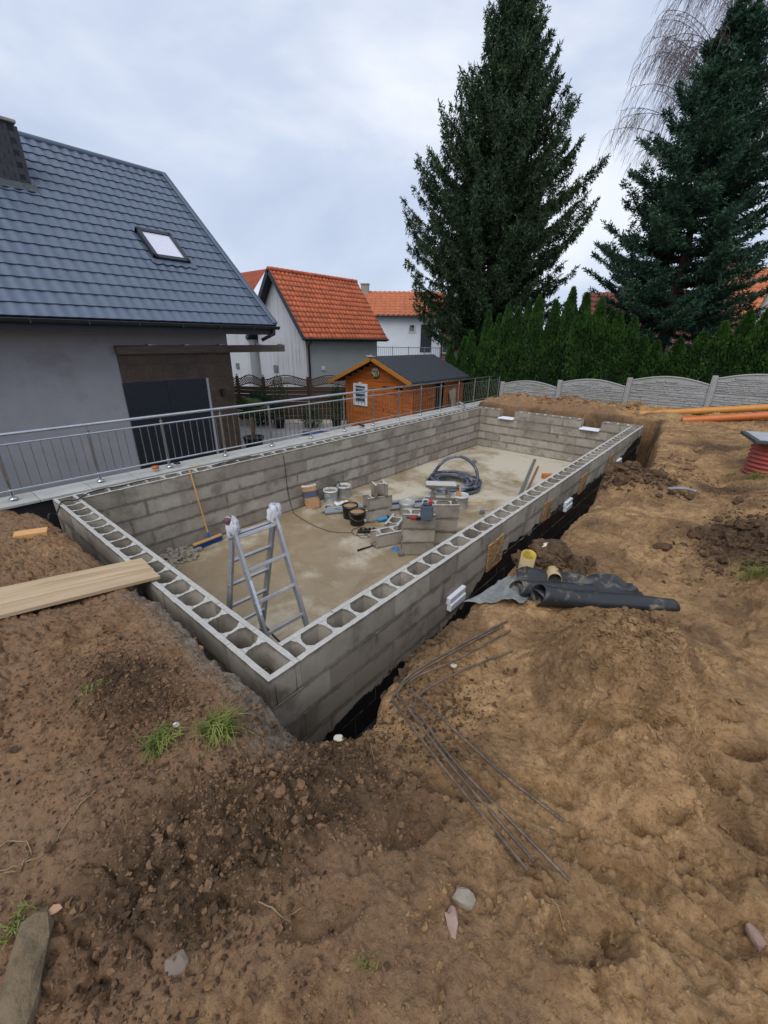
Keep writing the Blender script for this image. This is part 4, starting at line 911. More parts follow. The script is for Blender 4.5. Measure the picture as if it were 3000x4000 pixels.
BARK = pm('spruce_bark', '3d3028', '54443a', 8, .95, .8, 20); SPR = leaf_mat('spruce_needles', '1f3322', '324b30', '4c6542'); FIRM = leaf_mat('fir_needles', '1d372a', '2f503e', '466650'); THU = leaf_mat('thuja_scales', '1c3515', '2f4d20', '3f6327', .6, 2.2); BIR = pm('birch_bark', 'c9c5bd', 'b3aea5', 6, .8, .4, 20, c3='2a2624', stretch=(1, 1, 4)); TWIG = pm('birch_twigs', '5c4f50', '6d6061', 10, .9, 0)
def conifer(name, label, cat, base, Ht, prof, nb, style, mat, seed):
    global rng
    rng = np.random.default_rng(seed); t = thing(name, label, cat, base)
    tr = MB(); nseg = 14; tr.tube([(.06*math.sin(i*1.3)*(i/nseg), .05*math.cos(i), Ht*i/nseg) for i in range(nseg+1)], [max(.012, (.27 if style == 'spruce' else .19)*(1-i/nseg)**.85) for i in range(nseg+1)], 10)
    mk('trunk', tr, BARK, t)
    zs, rs = zip(*prof); wood = MB(); PP, DD, LL, WW = [], [], [], []
    z0 = zs[0]
    for b in range(nb):
        q = (b+.5)/nb; z = z0+(Ht-.3-z0)*(q**.92); z += rng.normal()*.12
        R = np.interp(z, zs, rs)*rng.uniform(.7, 1.08)
        if R < .12: continue
        ph = b*2.39996+rng.normal()*.2; hfrac = (z-z0)/(Ht-z0); n = max(8, int(R*5))
        tt = np.linspace(0, 1, n)
        if style == 'spruce':
            dr = (.42-.75*hfrac); zz_ = z+R*(-dr*tt*1.15+(.5+.2*hfrac)*tt**2.4)
        else:
            dr = .05-.5*hfrac; zz_ = z+R*(-dr*tt+.16*tt**2)-.10*R*np.sin(tt*math.pi)
        az = ph+.12*np.sin(tt*3+b)*tt
        pts = np.stack([R*tt*np.cos(az), R*tt*np.sin(az), zz_], 1)
        wood.tube([tuple(p) for p in pts], [max(.004, .006+.016*R/4*(1-x)*(1.6 if style == 'fir' else 1.2)) for x in tt], 4, False)
        nbr = int(R*(32 if style == 'spruce' else 23))+12
        ts = np.clip(rng.uniform(.06, 1, nbr)**.8, 0, 1)
        for tv in ts:
            i = min(n-2, int(tv*(n-1))); f = tv*(n-1)-i; p0 = pts[i]*(1-f)+pts[i+1]*f; ax = nrm(pts[i+1]-pts[i]); sd_ = np.array([-ax[1], ax[0], 0]); sd_ /= max(1e-6, np.linalg.norm(sd_))
            sgn = rng.choice([-1, 1])
            if style == 'spruce':
                if rng.random() < .55: d = np.array([0, 0, -1.])+ax*.28+sd_*rng.normal()*.25; L = rng.uniform(.25, .62)*(.55+.45*min(1, R/3))*(1.15-.75*tv)
                else: d = ax*.8+sd_*sgn*.9+np.array([0, 0, -.25+.4*hfrac]); L = rng.uniform(.2, .5)*(1.1-.6*tv)*min(1, R/1.5+.3)
                st, ll, ww = .042, .165, .022
            else:
                d = ax*.75+sd_*sgn*rng.uniform(.5, 1.1)+np.array([0, 0, rng.normal()*.12]); L = (.2+.6*(1-tv))*min(1, R/2+.35)*rng.uniform(.6, 1.1); st, ll, ww = .042, .14, .019
            k = max(2, int(L/st)); s = (np.arange(k)+.5)/k; d = d/np.linalg.norm(d)
            P = p0+d*(s*L)[:, None]; P[:, 2] += (-.12 if style == 'spruce' else .05)*L*s**2
            for rep in range(2):
                PP.append(P+rng.normal(size=P.shape)*.014); DD.append(d*.75+rng.normal(size=P.shape)*.5); LL.append(ll*rng.uniform(.6, 1.25, k)); WW.append(ww*rng.uniform(.7, 1.3, k))
        # leader tip of the branch
        k = 7; PP.append(pts[-1]+np.outer(np.linspace(-.15, .1, k), nrm(pts[-1]-pts[-2]))); DD.append(np.tile(nrm(pts[-1]-pts[-2]), (k, 1))+rng.normal(size=(k, 3))*.35); LL.append(np.full(k, .12)); WW.append(np.full(k, .018))
    mk('branch', wood, BARK, t)['kind'] = 'stuff'
    Q = leaves(np.concatenate(PP), np.concatenate(DD), np.concatenate(LL), np.concatenate(WW))
    c_ = mk('crown', quads_mesh('crown', Q), mat, t); print(name, len(Q)); return t
conifer('spruce_tree', 'tall dark spruce with drooping branches, left of the two big conifers', 'tree', (-9.35, 20.0, -.9), 17.3, [(2.7, 2.7), (4.2, 3.7), (6, 4.5), (8.2, 4.0), (10.4, 2.85), (13.3, 1.4), (15.3, .7), (17.3, .08)], 400, 'spruce', SPR, 3)
conifer('fir_tree', 'blue-green fir with flat layered branches at the right edge', 'tree', (-.95, 17.2, -.5), 11.3, [(2.6, 2.6), (4.3, 3.0), (6.4, 2.35), (8.2, 1.5), (9.6, .8), (11.3, .06)], 215, 'fir', FIRM, 5)
def birch(label, base, Ht, lean, seed, nl=60):
    rr = random.Random(seed); t = thing('birch_tree', label, 'tree', base)
    tp = lambda s: Vector((lean[0]*s, lean[1]*s, Ht*s)); m = MB(); m.tube([tp(i/10) for i in range(11)], [.15*(1-i/10.6) for i in range(11)], 8); mk('trunk', m, BIR, t)
    br = MB(); tw = MB()
    for k in range(nl):
        s = rr.uniform(.45, .97); a = rr.uniform(0, 6.28); L = (1-s)*Ht*.45+1.1; p = tp(s); pts = [p]
        for j in range(1, 8):
            q = j/7; pts.append(p+Vector((math.cos(a)*L*q*.66, math.sin(a)*L*q*.66, L*(q*.9-.5*q*q))))
        br.tube(pts, [.02*(1-.85*j/7)*(1.2-s)+.003 for j in range(8)], 4, False)
        for g in range(20):
            q = rr.uniform(.3, 1); i = min(6, int(q*7)); b0 = pts[i].lerp(pts[i+1], q*7-i); aa = a+rr.uniform(-1.4, 1.4); l2 = rr.uniform(.5, 1.3); tp_ = []
            for j in range(6):
                f = j/5; tp_.append(b0+Vector((math.cos(aa)*l2*f*.55, math.sin(aa)*l2*f*.55, l2*(.25*f-1.0*f*f))))
            tw.tube(tp_, [.006-.003*j/5 for j in range(6)], 3, False)
            for e_ in range(3):
                f = rr.randint(1, 4); c0 = tp_[f]; a3 = aa+rr.uniform(-1.2, 1.2); l3 = rr.uniform(.25, .6); tw.tube([c0, c0+Vector((math.cos(a3)*l3*.4, math.sin(a3)*l3*.4, -l3*.4)), c0+Vector((math.cos(a3)*l3*.55, math.sin(a3)*l3*.55, -l3))], [.0045, .004, .003], 3, False)
    mk('branch', br, TWIG, t)['kind'] = 'stuff'; mk('twigs', tw, TWIG, t)['kind'] = 'stuff'; return t
bb_ = on(*dsp(1455, 735), 1, 19.5); birch('bare birch with hanging twigs behind the fir', (bb_[0], 19.5, -.3), 15.5, (-.9, .3), 4, 90)
bb_ = on(*dsp(1632, 665), 1, 18.4); birch('leaning white birch stem at the right edge behind the hedge', (bb_[0]-.5, 18.4, -.3), 12.5, (2.6, .5), 9, 40)
def thuja_mesh(seed, n=7600):
    r = np.random.default_rng(seed); z = r.uniform(0.02, 1, n)**.85; a = r.uniform(0, 2*np.pi, n)
    prof = np.interp(z, [0, .12, .35, .6, .8, .93, 1], [.14, .185, .19, .155, .098, .04, .006])*(1+.16*np.sin(a*3+seed+z*9)+.1*np.sin(a*7-z*15))
    rad = prof*(1-.42*r.random(n)**2.2); P = np.stack([rad*np.cos(a), rad*np.sin(a), z], 1)
    D_ = np.stack([np.cos(a)*.55, np.sin(a)*.55, np.full(n, .85)], 1)+r.normal(size=(n, 3))*.38
    global rng; rng = r
    return quads_mesh('crown', leaves(P, D_, .040*r.uniform(.6, 1.4, n), .0115*r.uniform(.6, 1.4, n)))
TM = [thuja_mesh(i) for i in range(4)]
for q_ in TM: q_.materials.append(THU)
core = MB(); core.lathe([(.10, 0), (.15, .12), (.155, .35), (.115, .62), (.065, .82), (.02, .95), (0, .98)], 10); CORE = core.mesh('shade_core'); CORE.materials.append(leaf_mat('thuja_shade_core', '0b150a', '0f1c0d', '14230f'))  # solid core added inside the crown, inner shade put into its dark colour
stem = MB(); stem.tube([(0, 0, -.03), (0, 0, .5)], [.02, .012], 6); STEM = stem.mesh('trunk'); STEM.materials.append(BARK)
hedge = [(-7.9, 1.7), (-7.35, 2.0), (-6.95, 2.2), (-6.34, 2.87), (-5.95, 2.75), (-5.54, 3.05), (-5.2, 2.95), (-4.87, 3.17), (-4.45, 3.3), (-3.9, 3.14), (-3.43, 3.5), (-2.9, 3.3), (-2.45, 3.15), (-2.1, 2.8), (-1.84, 2.74), (-1.42, 2.6), (-1.05, 2.1), (-.66, 1.96), (-.1, 2.03), (.4, 2.2), (.85, 2.45), (1.3, 2.7), (1.75, 2.95), (2.2, 3.2), (2.7, 3.2)]
ORD = ['leftmost', 'second', 'third', 'fourth', 'fifth', 'sixth', 'seventh', 'eighth', 'ninth', 'tenth', 'eleventh', 'twelfth', 'thirteenth']
def thuja_label(i, zt):
    n = len(hedge); size = 'tall' if zt > 2.9 else ('low' if zt < 2.3 else 'medium')
    if i == 0: return 'leftmost low thuja of the hedge, half behind the blue arches'
    if i < 13: return f'{size} green thuja, {ORD[i]} from the left end of the hedge'
    k = n-1-i; return f'{size} green thuja, '+('last one at' if k == 0 else ORD[k]+' from')+' the right end of the hedge'
for i, (x, zt) in enumerate(hedge):
    zb = -1.2 if x < -5.1 else -.22; h_ = zt-zb; yy = 14.55+.12*math.sin(i*2.1)
    t = thing('thuja', thuja_label(i, zt), 'thuja', (x, yy, zb), i*1.7, 'thuja hedge behind the concrete fence')
    rsc = random.uniform(1.65, 1.95)
    for nm, me_ in (('crown', TM[i % 4]), ('shade_core', CORE), ('trunk', STEM)):
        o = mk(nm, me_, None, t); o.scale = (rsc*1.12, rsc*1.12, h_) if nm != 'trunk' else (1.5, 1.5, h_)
# plants on the patio
def bush(name, label, cat, base, rx, rz, n, l, wd, mat, up=.3, pot=None, seed=1, trunk=0.):
    global rng
    rng = np.random.default_rng(seed); t = thing(name, label, cat, base); zc = rz+trunk
    d = nrm(rng.normal(size=(n, 3))); rad = (.35+.65*rng.random(n)**.5); lum = 1+.22*np.sin(d[:, 0]*5+seed)*np.cos(d[:, 2]*6)
    P = d*np.array([rx, rx, rz])*(rad*lum)[:, None]+np.array([0, 0, zc]); P[:, 2] = np.maximum(P[:, 2], .03+trunk*.6)
    mk('foliage', quads_mesh('foliage', leaves(P, d+np.array([0, 0, up])+rng.normal(size=d.shape)*.4, l*rng.uniform(.6, 1.3, n), wd*rng.uniform(.7, 1.3, n))), mat, t)
    m = MB()
    for k in range(5): a = k*1.3; m.tube([(0, 0, 0), (math.cos(a)*rx*.3, math.sin(a)*rx*.3, zc*.8), (math.cos(a)*rx*.5, math.sin(a)*rx*.5, zc*1.2)], [.014, .01, .004], 5, False)
    mk('stem', m, BARK, t); return t
def pot(label, base, r, h, col='26282b'):
    t = thing('plant_pot', label, 'pot', base); m = MB(); m.lathe([(0, 0), (r*.72, 0), (r, h), (r*1.04, h), (r*1.04, h-.03), (r*.93, h-.02), (r*.9, h-.05), (0, h-.05)], 20); mk('pot', m, pm('pot_'+col, col, None, 8, .55, .1), t); m = MB(); m.lathe([(r*.9, h-.045), (r*.4, h-.03), (0, h-.025)], 16); mk('soil', m, pm('potting_soil', '2c221b', '3a2e25', 30, .95, .5), t); return t
LEAFG = leaf_mat('bush_leaves', '16281a', '274022', '3a5a2c'); LEAFD = leaf_mat('dark_leaves', '13231a', '203a2a', '2f5540'); OLIV = leaf_mat('olive_leaves', '2d3520', '444c30', '59613f'); PALM = leaf_mat('palm_leaves', '2e3d1c', '4f5f2c', '6d7a3c')
bush('rhododendron', 'dark leafy shrub at the corner of the house below the lattice fence', 'shrub', (-12.3, 8.2, ZF), .55, .62, 1500, .12, .025, LEAFD, .2, seed=2)
bush('conifer_shrub', 'loose grey-green shrub standing against the lattice fence', 'shrub', (-11.75, 8.75, ZF), .33, .85, 1300, .09, .014, OLIV, .9, seed=3, trunk=.15)
bush('boxwood', 'round green boxwood on the gravel bed', 'shrub', (-10.55, 9.25, ZF), .42, .37, 1900, .05, .016, LEAFG, .1, seed=4)
pot('dark pot with an upright plant beside the shed', (-9.95, 9.98, ZF), .2, .36)
bush('potted_shrub', 'slender green shrub in the dark pot beside the shed', 'shrub', (-9.95, 9.98, ZF+.33), .22, .62, 700, .1, .016, LEAFG, .9, seed=6)
pot('dark pot at the back of the patio, under the lattice fence', (-11.35, 8.35, ZF), .22, .38, '2b2d30')
pot('large black pot holding the small palm near the house corner', (-9.05, 5.75, ZF), .3, .45, '222429')
pt = thing('fan_palm', 'small fan palm in the large black pot', 'palm', (-9.05, 5.75, ZF+.4)); rng = np.random.default_rng(8)
m = MB(); m.tube([(0, 0, 0), (.02, 0, .3), (-.01, 0, .62)], [.06, .075, .06], 10); mk('trunk', m, pm('palm_fibre', '4d3f30', '66553f', 12, .95, .9, 30), pt)
fm = []
for k in range(17):
    a = k*2.4; el = rng.uniform(.15, 1.25); L = rng.uniform(.38, .55); d = np.array([math.cos(a)*math.cos(el), math.sin(a)*math.cos(el), math.sin(el)]); hub = np.array([0, 0, .62])+d*L
    sd_ = nrm(np.cross(d, [0, 0, 1.])); upv = np.cross(sd_, d)
    for j in range(15):
        b_ = (j-7)*.19; dd_ = d*math.cos(b_)+sd_*math.sin(b_); tip = hub+dd_*.34+np.array([0, 0, -.08]); s2 = np.cross(dd_, upv)*.013; fm.append([hub, hub+dd_*.17+s2, tip, hub+dd_*.17-s2])
    fm.append([np.array([0, 0, .6]), np.array([0, 0, .6])+d*L*.5+sd_*.006, hub, np.array([0, 0, .6])+d*L*.5-sd_*.006])
mk('fronds', quads_mesh('fronds', np.array(fm)), PALM, pt)
P = on(*dsp(930, 735), 1, 22); bush('garden_hedge', 'low green hedge in front of the far brick house', 'hedge', (P[0]-1.0, 24, ZF), 1.7, .62, 2600, .16, .05, LEAFG, .2, seed=12)
bush('garden_shrub', 'dense bush growing beside the fir trunk behind the hedge', 'shrub', (.35, 16.6, -.3), .9, 1.25, 5200, .11, .03, LEAFD, .3, seed=14)
bush('garden_shrub', 'broad dark bush behind the right end of the hedge', 'shrub', (2.3, 16.6, -.3), 1.1, 1.6, 5200, .11, .03, LEAFG, .3, seed=15)

# ------------------------------------------------------------------ things inside the pool
def zoomer(ox, oy, k): return lambda x, y: (ox+x*k, oy+y*k)
zc, zd, ze, zf2, zm, za = zoomer(1150, 1750, .4822), zoomer(700, 1700, .4822), zoomer(1800, 1550, .4822), zoomer(1700, 2050, .60277), zoomer(2000, 1650, .60277), zoomer(1300, 1380, .42194)
ALU = pm('worn_aluminium', 'a3a4a8', 'b4b5b8', 9, .42, .3, 60, metal=.6, c3='c9c7c1', rvar=.2)
RAG = pm('white_rag', 'cfcfd2', 'b9bac0', 14, .9, .8, 30, .01, c3='6c6c72')
T0 = Vector((-1.0, .631, .601)); psi = 1.544; u_ = Vector((math.cos(psi), math.sin(psi), 0)); n_ = Vector((math.sin(psi), -math.cos(psi), 0)); wl_ = .385
lad = thing('stepladder', 'aluminium double ladder standing in the near corner of the pool', 'ladder', (T0.x, T0.y, ZF))
def ladp(nm, m, mat, par=lad, **k):
    for i, v in enumerate(m.v): m.v[i] = (v[0]-T0.x, v[1]-T0.y, v[2]-ZF)
    return mk(nm, m, mat, par, **k)
LDIR = {}
for nm, al, e0 in (('front_frame', .341, .091), ('rear_frame', -.297, .088)):
    dr = n_*math.sin(al)+Vector((0, 0, -math.cos(al))); LDIR[nm] = dr; L = (T0.z-ZF)/math.cos(al); nf = dr.cross(u_)
    for s in (-1, 1):
        m = MB(); m.bar(T0+u_*s*wl_/2, T0+u_*s*wl_/2+dr*(L-.03), .026, .062, tuple(nf)); r_ = ladp('rail', m, ALU, bev=.003)
        m = MB(); m.bar(T0+u_*s*wl_/2+dr*(L-.06), T0+u_*s*wl_/2+dr*(L-.002), .034, .07, tuple(nf)); ladp('rubber_foot', m, pm('black_rubber', '1d1d1e', '262627', 9, .7, .2), r_)
        for k in range(6):
            m = MB(); c = T0+u_*s*(wl_/2+.014)+dr*(e0+.28*k); m.tube([c-u_*s*.002, c+u_*s*.002], .016, 8); ladp('rung_end', m, pm('pale_alu', 'b5b6b8', None, 5, .4, 0, metal=.8), r_)
    for k in range(6):
        m = MB(); c = T0+dr*(e0+.28*k); m.bar(c-u_*wl_/2, c+u_*wl_/2, .03, .028, tuple(nf)); ladp('rung', m, ALU, bev=.004)
for s, nm in ((-1, 0), (1, 1)):
    c = T0+u_*s*wl_/2; m = MB()
    for i in range(3): m.lathe([(.0, -.075), (.032, -.07), (.042, -.035), (.037, 0), (.041, .03), (.03, .055), (0, .065)], 10, tuple(c+Vector((random.uniform(-.012, .012), random.uniform(-.015, .015), -.02+.02*i))))
    for i, v in enumerate(m.v): m.v[i] = tuple(Vector(v)+Vector((.016*math.sin(v[2]*70+i), .016*math.cos(v[1]*60+i*1.3), .012*math.sin(i*2.1))))
    ladp('rag_wrap', m, RAG)
m = MB(); m.box(T0-u_*(wl_/2+.03)+Vector((0, 0, .06)), (.05, .05, .05)); ladp('hinge_cap', m, pm('maroon_plastic', '5d3a44', None, 9, .6, .1), bev=.01)
a = T0+u_*wl_/2+LDIR['front_frame']*1.25; b_ = T0+u_*wl_/2+LDIR['rear_frame']*1.42
m = MB(); m.tube([a.lerp(b_, k/12)+Vector((0, 0, -.16*math.sin(math.pi*k/12))) for k in range(13)], .010, 6); ladp('strap', m, pm('black_strap', '232326', None, 9, .8, .2))
for k, (z0, z1) in enumerate(((.45, .75), (1.0, 1.2))):
    m = MB(); dr = LDIR['front_frame']; nf = dr.cross(u_)
    m.bar(T0-u_*wl_/2+dr*z0-nf*-.0325, T0-u_*wl_/2+dr*z1+nf*.0325, .02, .002, tuple(nf)); ladp('sticker', m, pm('pale_sticker', 'a9b4c6', 'c3cad6', 40, .5, 0))
# broom
bt = Vector(on(*zd(85, 285), 0, -4.49)); hb = Vector((-4.375, 1.79, ZF+.135)); br = thing('push_broom', 'blue push broom leaning on the long block wall', 'broom', (-4.34, 1.74, ZF))
def rel(t, m):
    L = t.location
    for i, v in enumerate(m.v): m.v[i] = tuple(Vector(v)-L)
    return m
WOODY = pm('pale_broom_wood', 'b98b52', 'c99c63', 5, .6, .2, stretch=(6, 6, .5)); BLUEP = pm('blue_plastic', '1f4f9c', '2a5cae', 9, .45, .1)
m = MB(); m.tube([hb, bt], .0135, 8); mk('handle', rel(br, m), WOODY, br)
m = MB(); m.bar((-4.32, 1.49, ZF+.095), (-4.35, 1.99, ZF+.095), .06, .03); mk('head', rel(br, m), WOODY, br, bev=.005)
m = MB(); m.tube([hb-Vector((0, 0, .05)), hb.lerp(bt, .06)], [.03, .02], 8); mk('socket', rel(br, m), BLUEP, br)
m = MB()
for k in range(34):
    for j in range(4):
        x, y = -4.32-.03*k/33+(j-1.5)*.014, 1.495+.49*k/33; m.tube([(x, y, ZF+.082), (x+(j-1.5)*.009+random.uniform(-.004, .004), y+random.uniform(-.007, .007), ZF+.004)], .005, 3, False)
mk('bristles', rel(br, m), BLUEP, br)['kind'] = 'stuff'
# buckets
def bucket(label, loc, r, h, shell, fill=None, level=.6, handle=True, rim=None, group=None, lab=None):
    t = thing('bucket', label, 'bucket', loc, random.uniform(0, 3), group); m = MB()
    m.lathe([(0, 0), (r*.86, 0), (r*.88, .006), (r*.99, h*.86), (r*1.05, h*.87), (r*1.05, h*.91), (r, h*.92), (r*1.02, h), (r*.97, h), (r*.93, h*.8), (r*.82, .012), (0, .012)], 26); mk('shell', m, shell, t)
    if fill:
        m = MB(); rr_ = r*(.84+.12*level); m.lathe([(rr_, h*level), (rr_*.6, h*level+.014), (rr_*.25, h*level-.004), (0, h*level+.01)], 20); mk('contents', m, fill, t)
    if handle:
        m = MB(); m.tube([(r*1.05*math.cos(a), r*1.05*math.sin(a)*.98, h*.86-h*.42*abs(math.sin(a))) for a in np.linspace(-math.pi, 0, 15)], .0032, 5); mk('handle', m, STEEL, t)
    if lab:
        m = MB(); vs = []; fs = []
        for i in range(9):
            a = -1.9+.95*i/8; vs += [(r*.955*math.cos(a), r*.955*math.sin(a), h*.22), (r*1.0*math.cos(a), r*1.0*math.sin(a), h*.78)]
        m.add(vs, [(2*i, 2*i+2, 2*i+3, 2*i+1) for i in range(8)], True); mk('label', m, lab, t)
    return t
WPAIL = pm('dirty_white_plastic', 'c6c9cb', 'b3b5b5', 5, .45, .1, c3='86806f'); BPAIL = pm('black_plastic', '141416', '1c1c1f', 9, .5, .1, c3='3a362f'); MORT = pm('grey_mortar', '6f695e', '857e70', 14, .9, .7, 40, .01); SANDF = pm('bucket_sand', '8e6e47', 'a5835a', 18, .95, .7, 60, .01); LABG = pm('green_white_label', '2e6b46', 'd5d8d6', 7, .5, 0)
bucket('white bucket of mortar next to the cement bag', (-4.31, 4.45, ZF), .15, .27, WPAIL, MORT, .82, lab=LABG)
wb2 = bucket('white bucket with a trowel handle sticking out, at the block wall', (-4.30, 4.83, ZF), .15, .27, WPAIL, MORT, .8, lab=LABG)
m = MB(); m.tube([(.04, .03, .16), (.12, .07, .34)], .012, 8); mk('trowel_handle', m, pm('trowel_handle', '3b3530', None, 5, .7, 0), wb2)
bb1 = bucket('black bucket full of sand standing in front of its twin', (-3.09, 3.99, ZF), .15, .27, BPAIL, SANDF, .86); bucket('black bucket full of sand half hidden behind the other black one', (-3.40, 4.12, ZF), .15, .27, BPAIL, SANDF, .86)
m = MB(); m.box((.12, -.1, .1), (.004, .05, .05), Matrix.Rotation(.6, 3, 'Z')); mk('price_sticker', m, WHITE, bb1)
rb = bucket('white bucket with a brush in it beside the coiled hose', (-2.10, 6.0, ZF), .155, .28, WPAIL, MORT, .45, lab=LABG)
m = MB(); m.bar((.05, .02, .12), (.1, .06, .42), .03, .012); m.bar((-.02, .05, .18), (.0, .08, .33), .07, .02); mk('brush', m, WOODY, rb)
t = NT(bpy.data.materials.new('clear_plastic')); CLR = t.out((.72, .75, .72, 1), .25, None, 0, .5, **{'Transmission Weight': .55, 'Alpha': 1.})
bucket('cloudy clear bucket with green label behind the loose blocks', (-2.70, 4.98, ZF), .15, .27, CLR, None, .3, lab=LABG)
# cement bag
bag = thing('cement_bag', 'open brown and blue paper cement bag at the block wall', 'bag', (-4.33, 4.0, ZF)); m = MB(); n = 16; vs = []; fs = []
for r in range(13):
    q = r/12; hw, hd = .15*(1+.05*math.sin(q*9)), .09*(1-.35*q)
    for k in range(n):
        a = 2*math.pi*k/n; sx = math.copysign(abs(math.cos(a))**.5, math.cos(a)); sy = math.copysign(abs(math.sin(a))**.6, math.sin(a))
        vs.append((sx*hw+.008*math.sin(5*a+r*1.7)-.04*q, sy*hd+.008*math.cos(4*a+r)+.02*q, .46*q+.02*math.sin(a*2)*(q > .9)))
for r in range(12):
    for k in range(n): fs.append((r*n+k, r*n+(k+1) % n, (r+1)*n+(k+1) % n, (r+1)*n+k))
fs.append(tuple(range(12*n, 13*n)))
m.add(vs, fs, True)
t = NT(bpy.data.materials.new('paper_bag')); v = t.objvec(False); s = t.n('ShaderNodeSeparateXYZ'); t.l(v, s.inputs[0]); zz_ = t.math('ADD', s.outputs[2], t.math('MULTIPLY', t.math('SUBTRACT', t.noise(v, 9, 3), .5), .03))
c = t.mix(t.math('MULTIPLY', t.math('GREATER_THAN', zz_, .22), t.math('LESS_THAN', zz_, .35)), t.mix(t.ramp(t.noise(v, 40, 4), .4, .7), (.33, .18, .085, 1), (.42, .26, .14, 1)), (.065, .085, .12, 1)); c = t.mix(t.math('GREATER_THAN', zz_, .445), c, (.6, .57, .52, 1))
mk('sack', m, t.out(c, .85, t.bump(t.noise(v, 16, 5), .6, .02)), bag, (0, 0, 0), (R_(-4), R_(-7), R_(42)))
# loose hollow blocks
def loose(label, loc, rz, me=None, rot=None, group='loose hollow blocks in the pool'):
    t = thing('hollow_block', label, 'block', loc, 0, group)
    if rot is None: mk('block', me or random.choice(FULL), None, t, (0, 0, .237), (0, 0, rz))
    else:
        o = mk('block', me or random.choice(FULL), None, t, (0, 0, 0), (0, 0, 0)); o.matrix_local = Matrix.Translation((0, 0, rot[1])) @ Matrix.Rotation(rz, 4, 'Z') @ Matrix.Rotation(R_(90), 4, rot[0])
    return t
for k in range(2): loose(('bottom', 'upper')[k]+' block of the low pile behind the black sand buckets', (-3.01+.02*k, 4.41+.03*k, ZF+.24*k), R_(63+3*k))
loose('half block standing on top of the low pile behind the black buckets', (-2.95, 4.45, ZF+.481), R_(150), HALF[0])
for k, nm in enumerate(('bottom', 'middle', 'top')): loose(nm+' block of the three-high stack under the red-capped canister', (-1.618+.012*k, 3.841-.01*k, ZF+.24*k), R_(41.6+(0, 2, -1)[k]))
for k, nm in enumerate(('bottom', 'middle', 'top')): loose(nm+' block of the rear stack that carries the block lying on its side', (-1.55+.01*k, 4.41, ZF+.24*k), R_(41+(0, -2, 1)[k]))
loose('hollow block lying on its side on the rear stack, webs showing', (-1.62, 4.46, ZF+.72), R_(36), FULL[1], ('X', .126))
loose('single hollow block on the floor in front of the stacks, holes up', (-2.18, 3.76, ZF), R_(66.5)); loose('single hollow block standing between the grinder and the stack', (-2.36, 4.2, ZF), R_(112))
# canister, tools on the stack
cz = ZF+.72; cp_ = on(*zc(1085, 598), 2, cz); cn = thing('canister', 'grey-blue plastic canister with red cap on the block stack', 'canister', (cp_[0]-.07, cp_[1]+.05, cz), R_(35))
m = MB(); m.box((0, 0, .115), (.19, .12, .23)); m.box((0, 0, .245), (.13, .09, .04)); mk('body', m, pm('smoky_plastic', '4c5660', '5d6873', 6, .35, .1), cn, bev=.022, seg=2)
m = MB(); m.tube([(-.07, 0, .25), (-.06, 0, .31), (0, 0, .32), (.02, 0, .26)], .014, 8); mk('handle', m, pm('milky_plastic', 'aab1b6', None, 9, .4, 0), cn)
m = MB(); m.lathe([(.034, 0), (.034, .035), (.03, .04), (0, .04)], 14, (.045, 0, .262)); mk('cap', m, pm('red_plastic', 'b01e22', None, 9, .4, 0), cn)
p_ = on(*zc(968, 592), 2, cz); t = thing('cordless_tool', 'small red and black tool lying on the block stack', 'tool', (p_[0]-.03, p_[1]+.03, cz), .7); m = MB(); m.box((0, 0, .03), (.09, .06, .06)); mk('body', m, pm('red_tool', '9a2a26', '7d201d', 9, .5, .1), t, bev=.01); m = MB(); m.box((.07, .0, .025), (.07, .05, .05)); m.tube([(-.04, 0, .03), (-.1, .02, .03)], .014, 8); mk('battery', m, BPAIL, t)
p_ = on(*zc(1008, 592), 2, cz); t = thing('paint_brush', 'pale brush standing beside the red tool on the stack', 'brush', (p_[0]-.05, p_[1]+.06, cz), 1.0, rot=(R_(-10), R_(18), 0)); m = MB(); m.box((0, 0, .05), (.05, .02, .1)); mk('bristles', m, RAG, t); m = MB(); m.tube([(0, 0, .1), (0, 0, .2)], [.014, .008], 8); mk('handle', m, WOODY, t)
# grinder, hammer, disc, strip, spacers, pipes
p_ = on(*zc(712, 600), 2, ZF); t = thing('angle_grinder', 'blue angle grinder on the floor by the low block pile', 'grinder', (p_[0], p_[1]+.03, ZF), R_(70)); m = MB(); m.tube([(-.13, 0, .05), (-.02, 0, .055), (.07, 0, .06)], [.028, .034, .036], 12); mk('body', m, pm('grinder_blue', '2b7fb8', '3a8ec6', 9, .4, .1), t); m = MB(); m.tube([(.07, 0, .06), (.14, 0, .05)], [.034, .028], 12); m.tube([(.125, 0, .06), (.125, .12, .1)], .014, 8); mk('gear_head', m, BPAIL, t); m = MB(); m.lathe([(0, .0), (.062, .0), (.062, .004), (0, .004)], 20, (.14, 0, .012)); m.tube([(.14, 0, .01), (.14, 0, .05)], .012, 8); mk('disc', m, STEEL, t)
m = MB(); m.tube([(-.13, 0, .05), (-.22, .02, .02), (-.3, .12, .006), (-.2, .25, .006), (-.05, .3, .006), (.1, .27, .006)], .005, 6); mk('cable', m, BPAIL, t)
h0, h1 = Vector(on(*zc(512, 838), 2, ZF)), Vector(on(*zc(640, 796), 2, ZF)); t = thing('hammer', 'dark hammer lying on the floor in front of the single block', 'hammer', tuple((h0+h1)/2), math.atan2((h1-h0).y, (h1-h0).x)); L = (h1-h0).length/2; m = MB(); m.tube([(-L, 0, .018), (L, 0, .018)], [.018, .012], 8); mk('handle', m, BPAIL, t); m = MB(); m.box((L, 0, .018), (.03, .12, .032)); mk('head', m, STEEL, t, bev=.004)
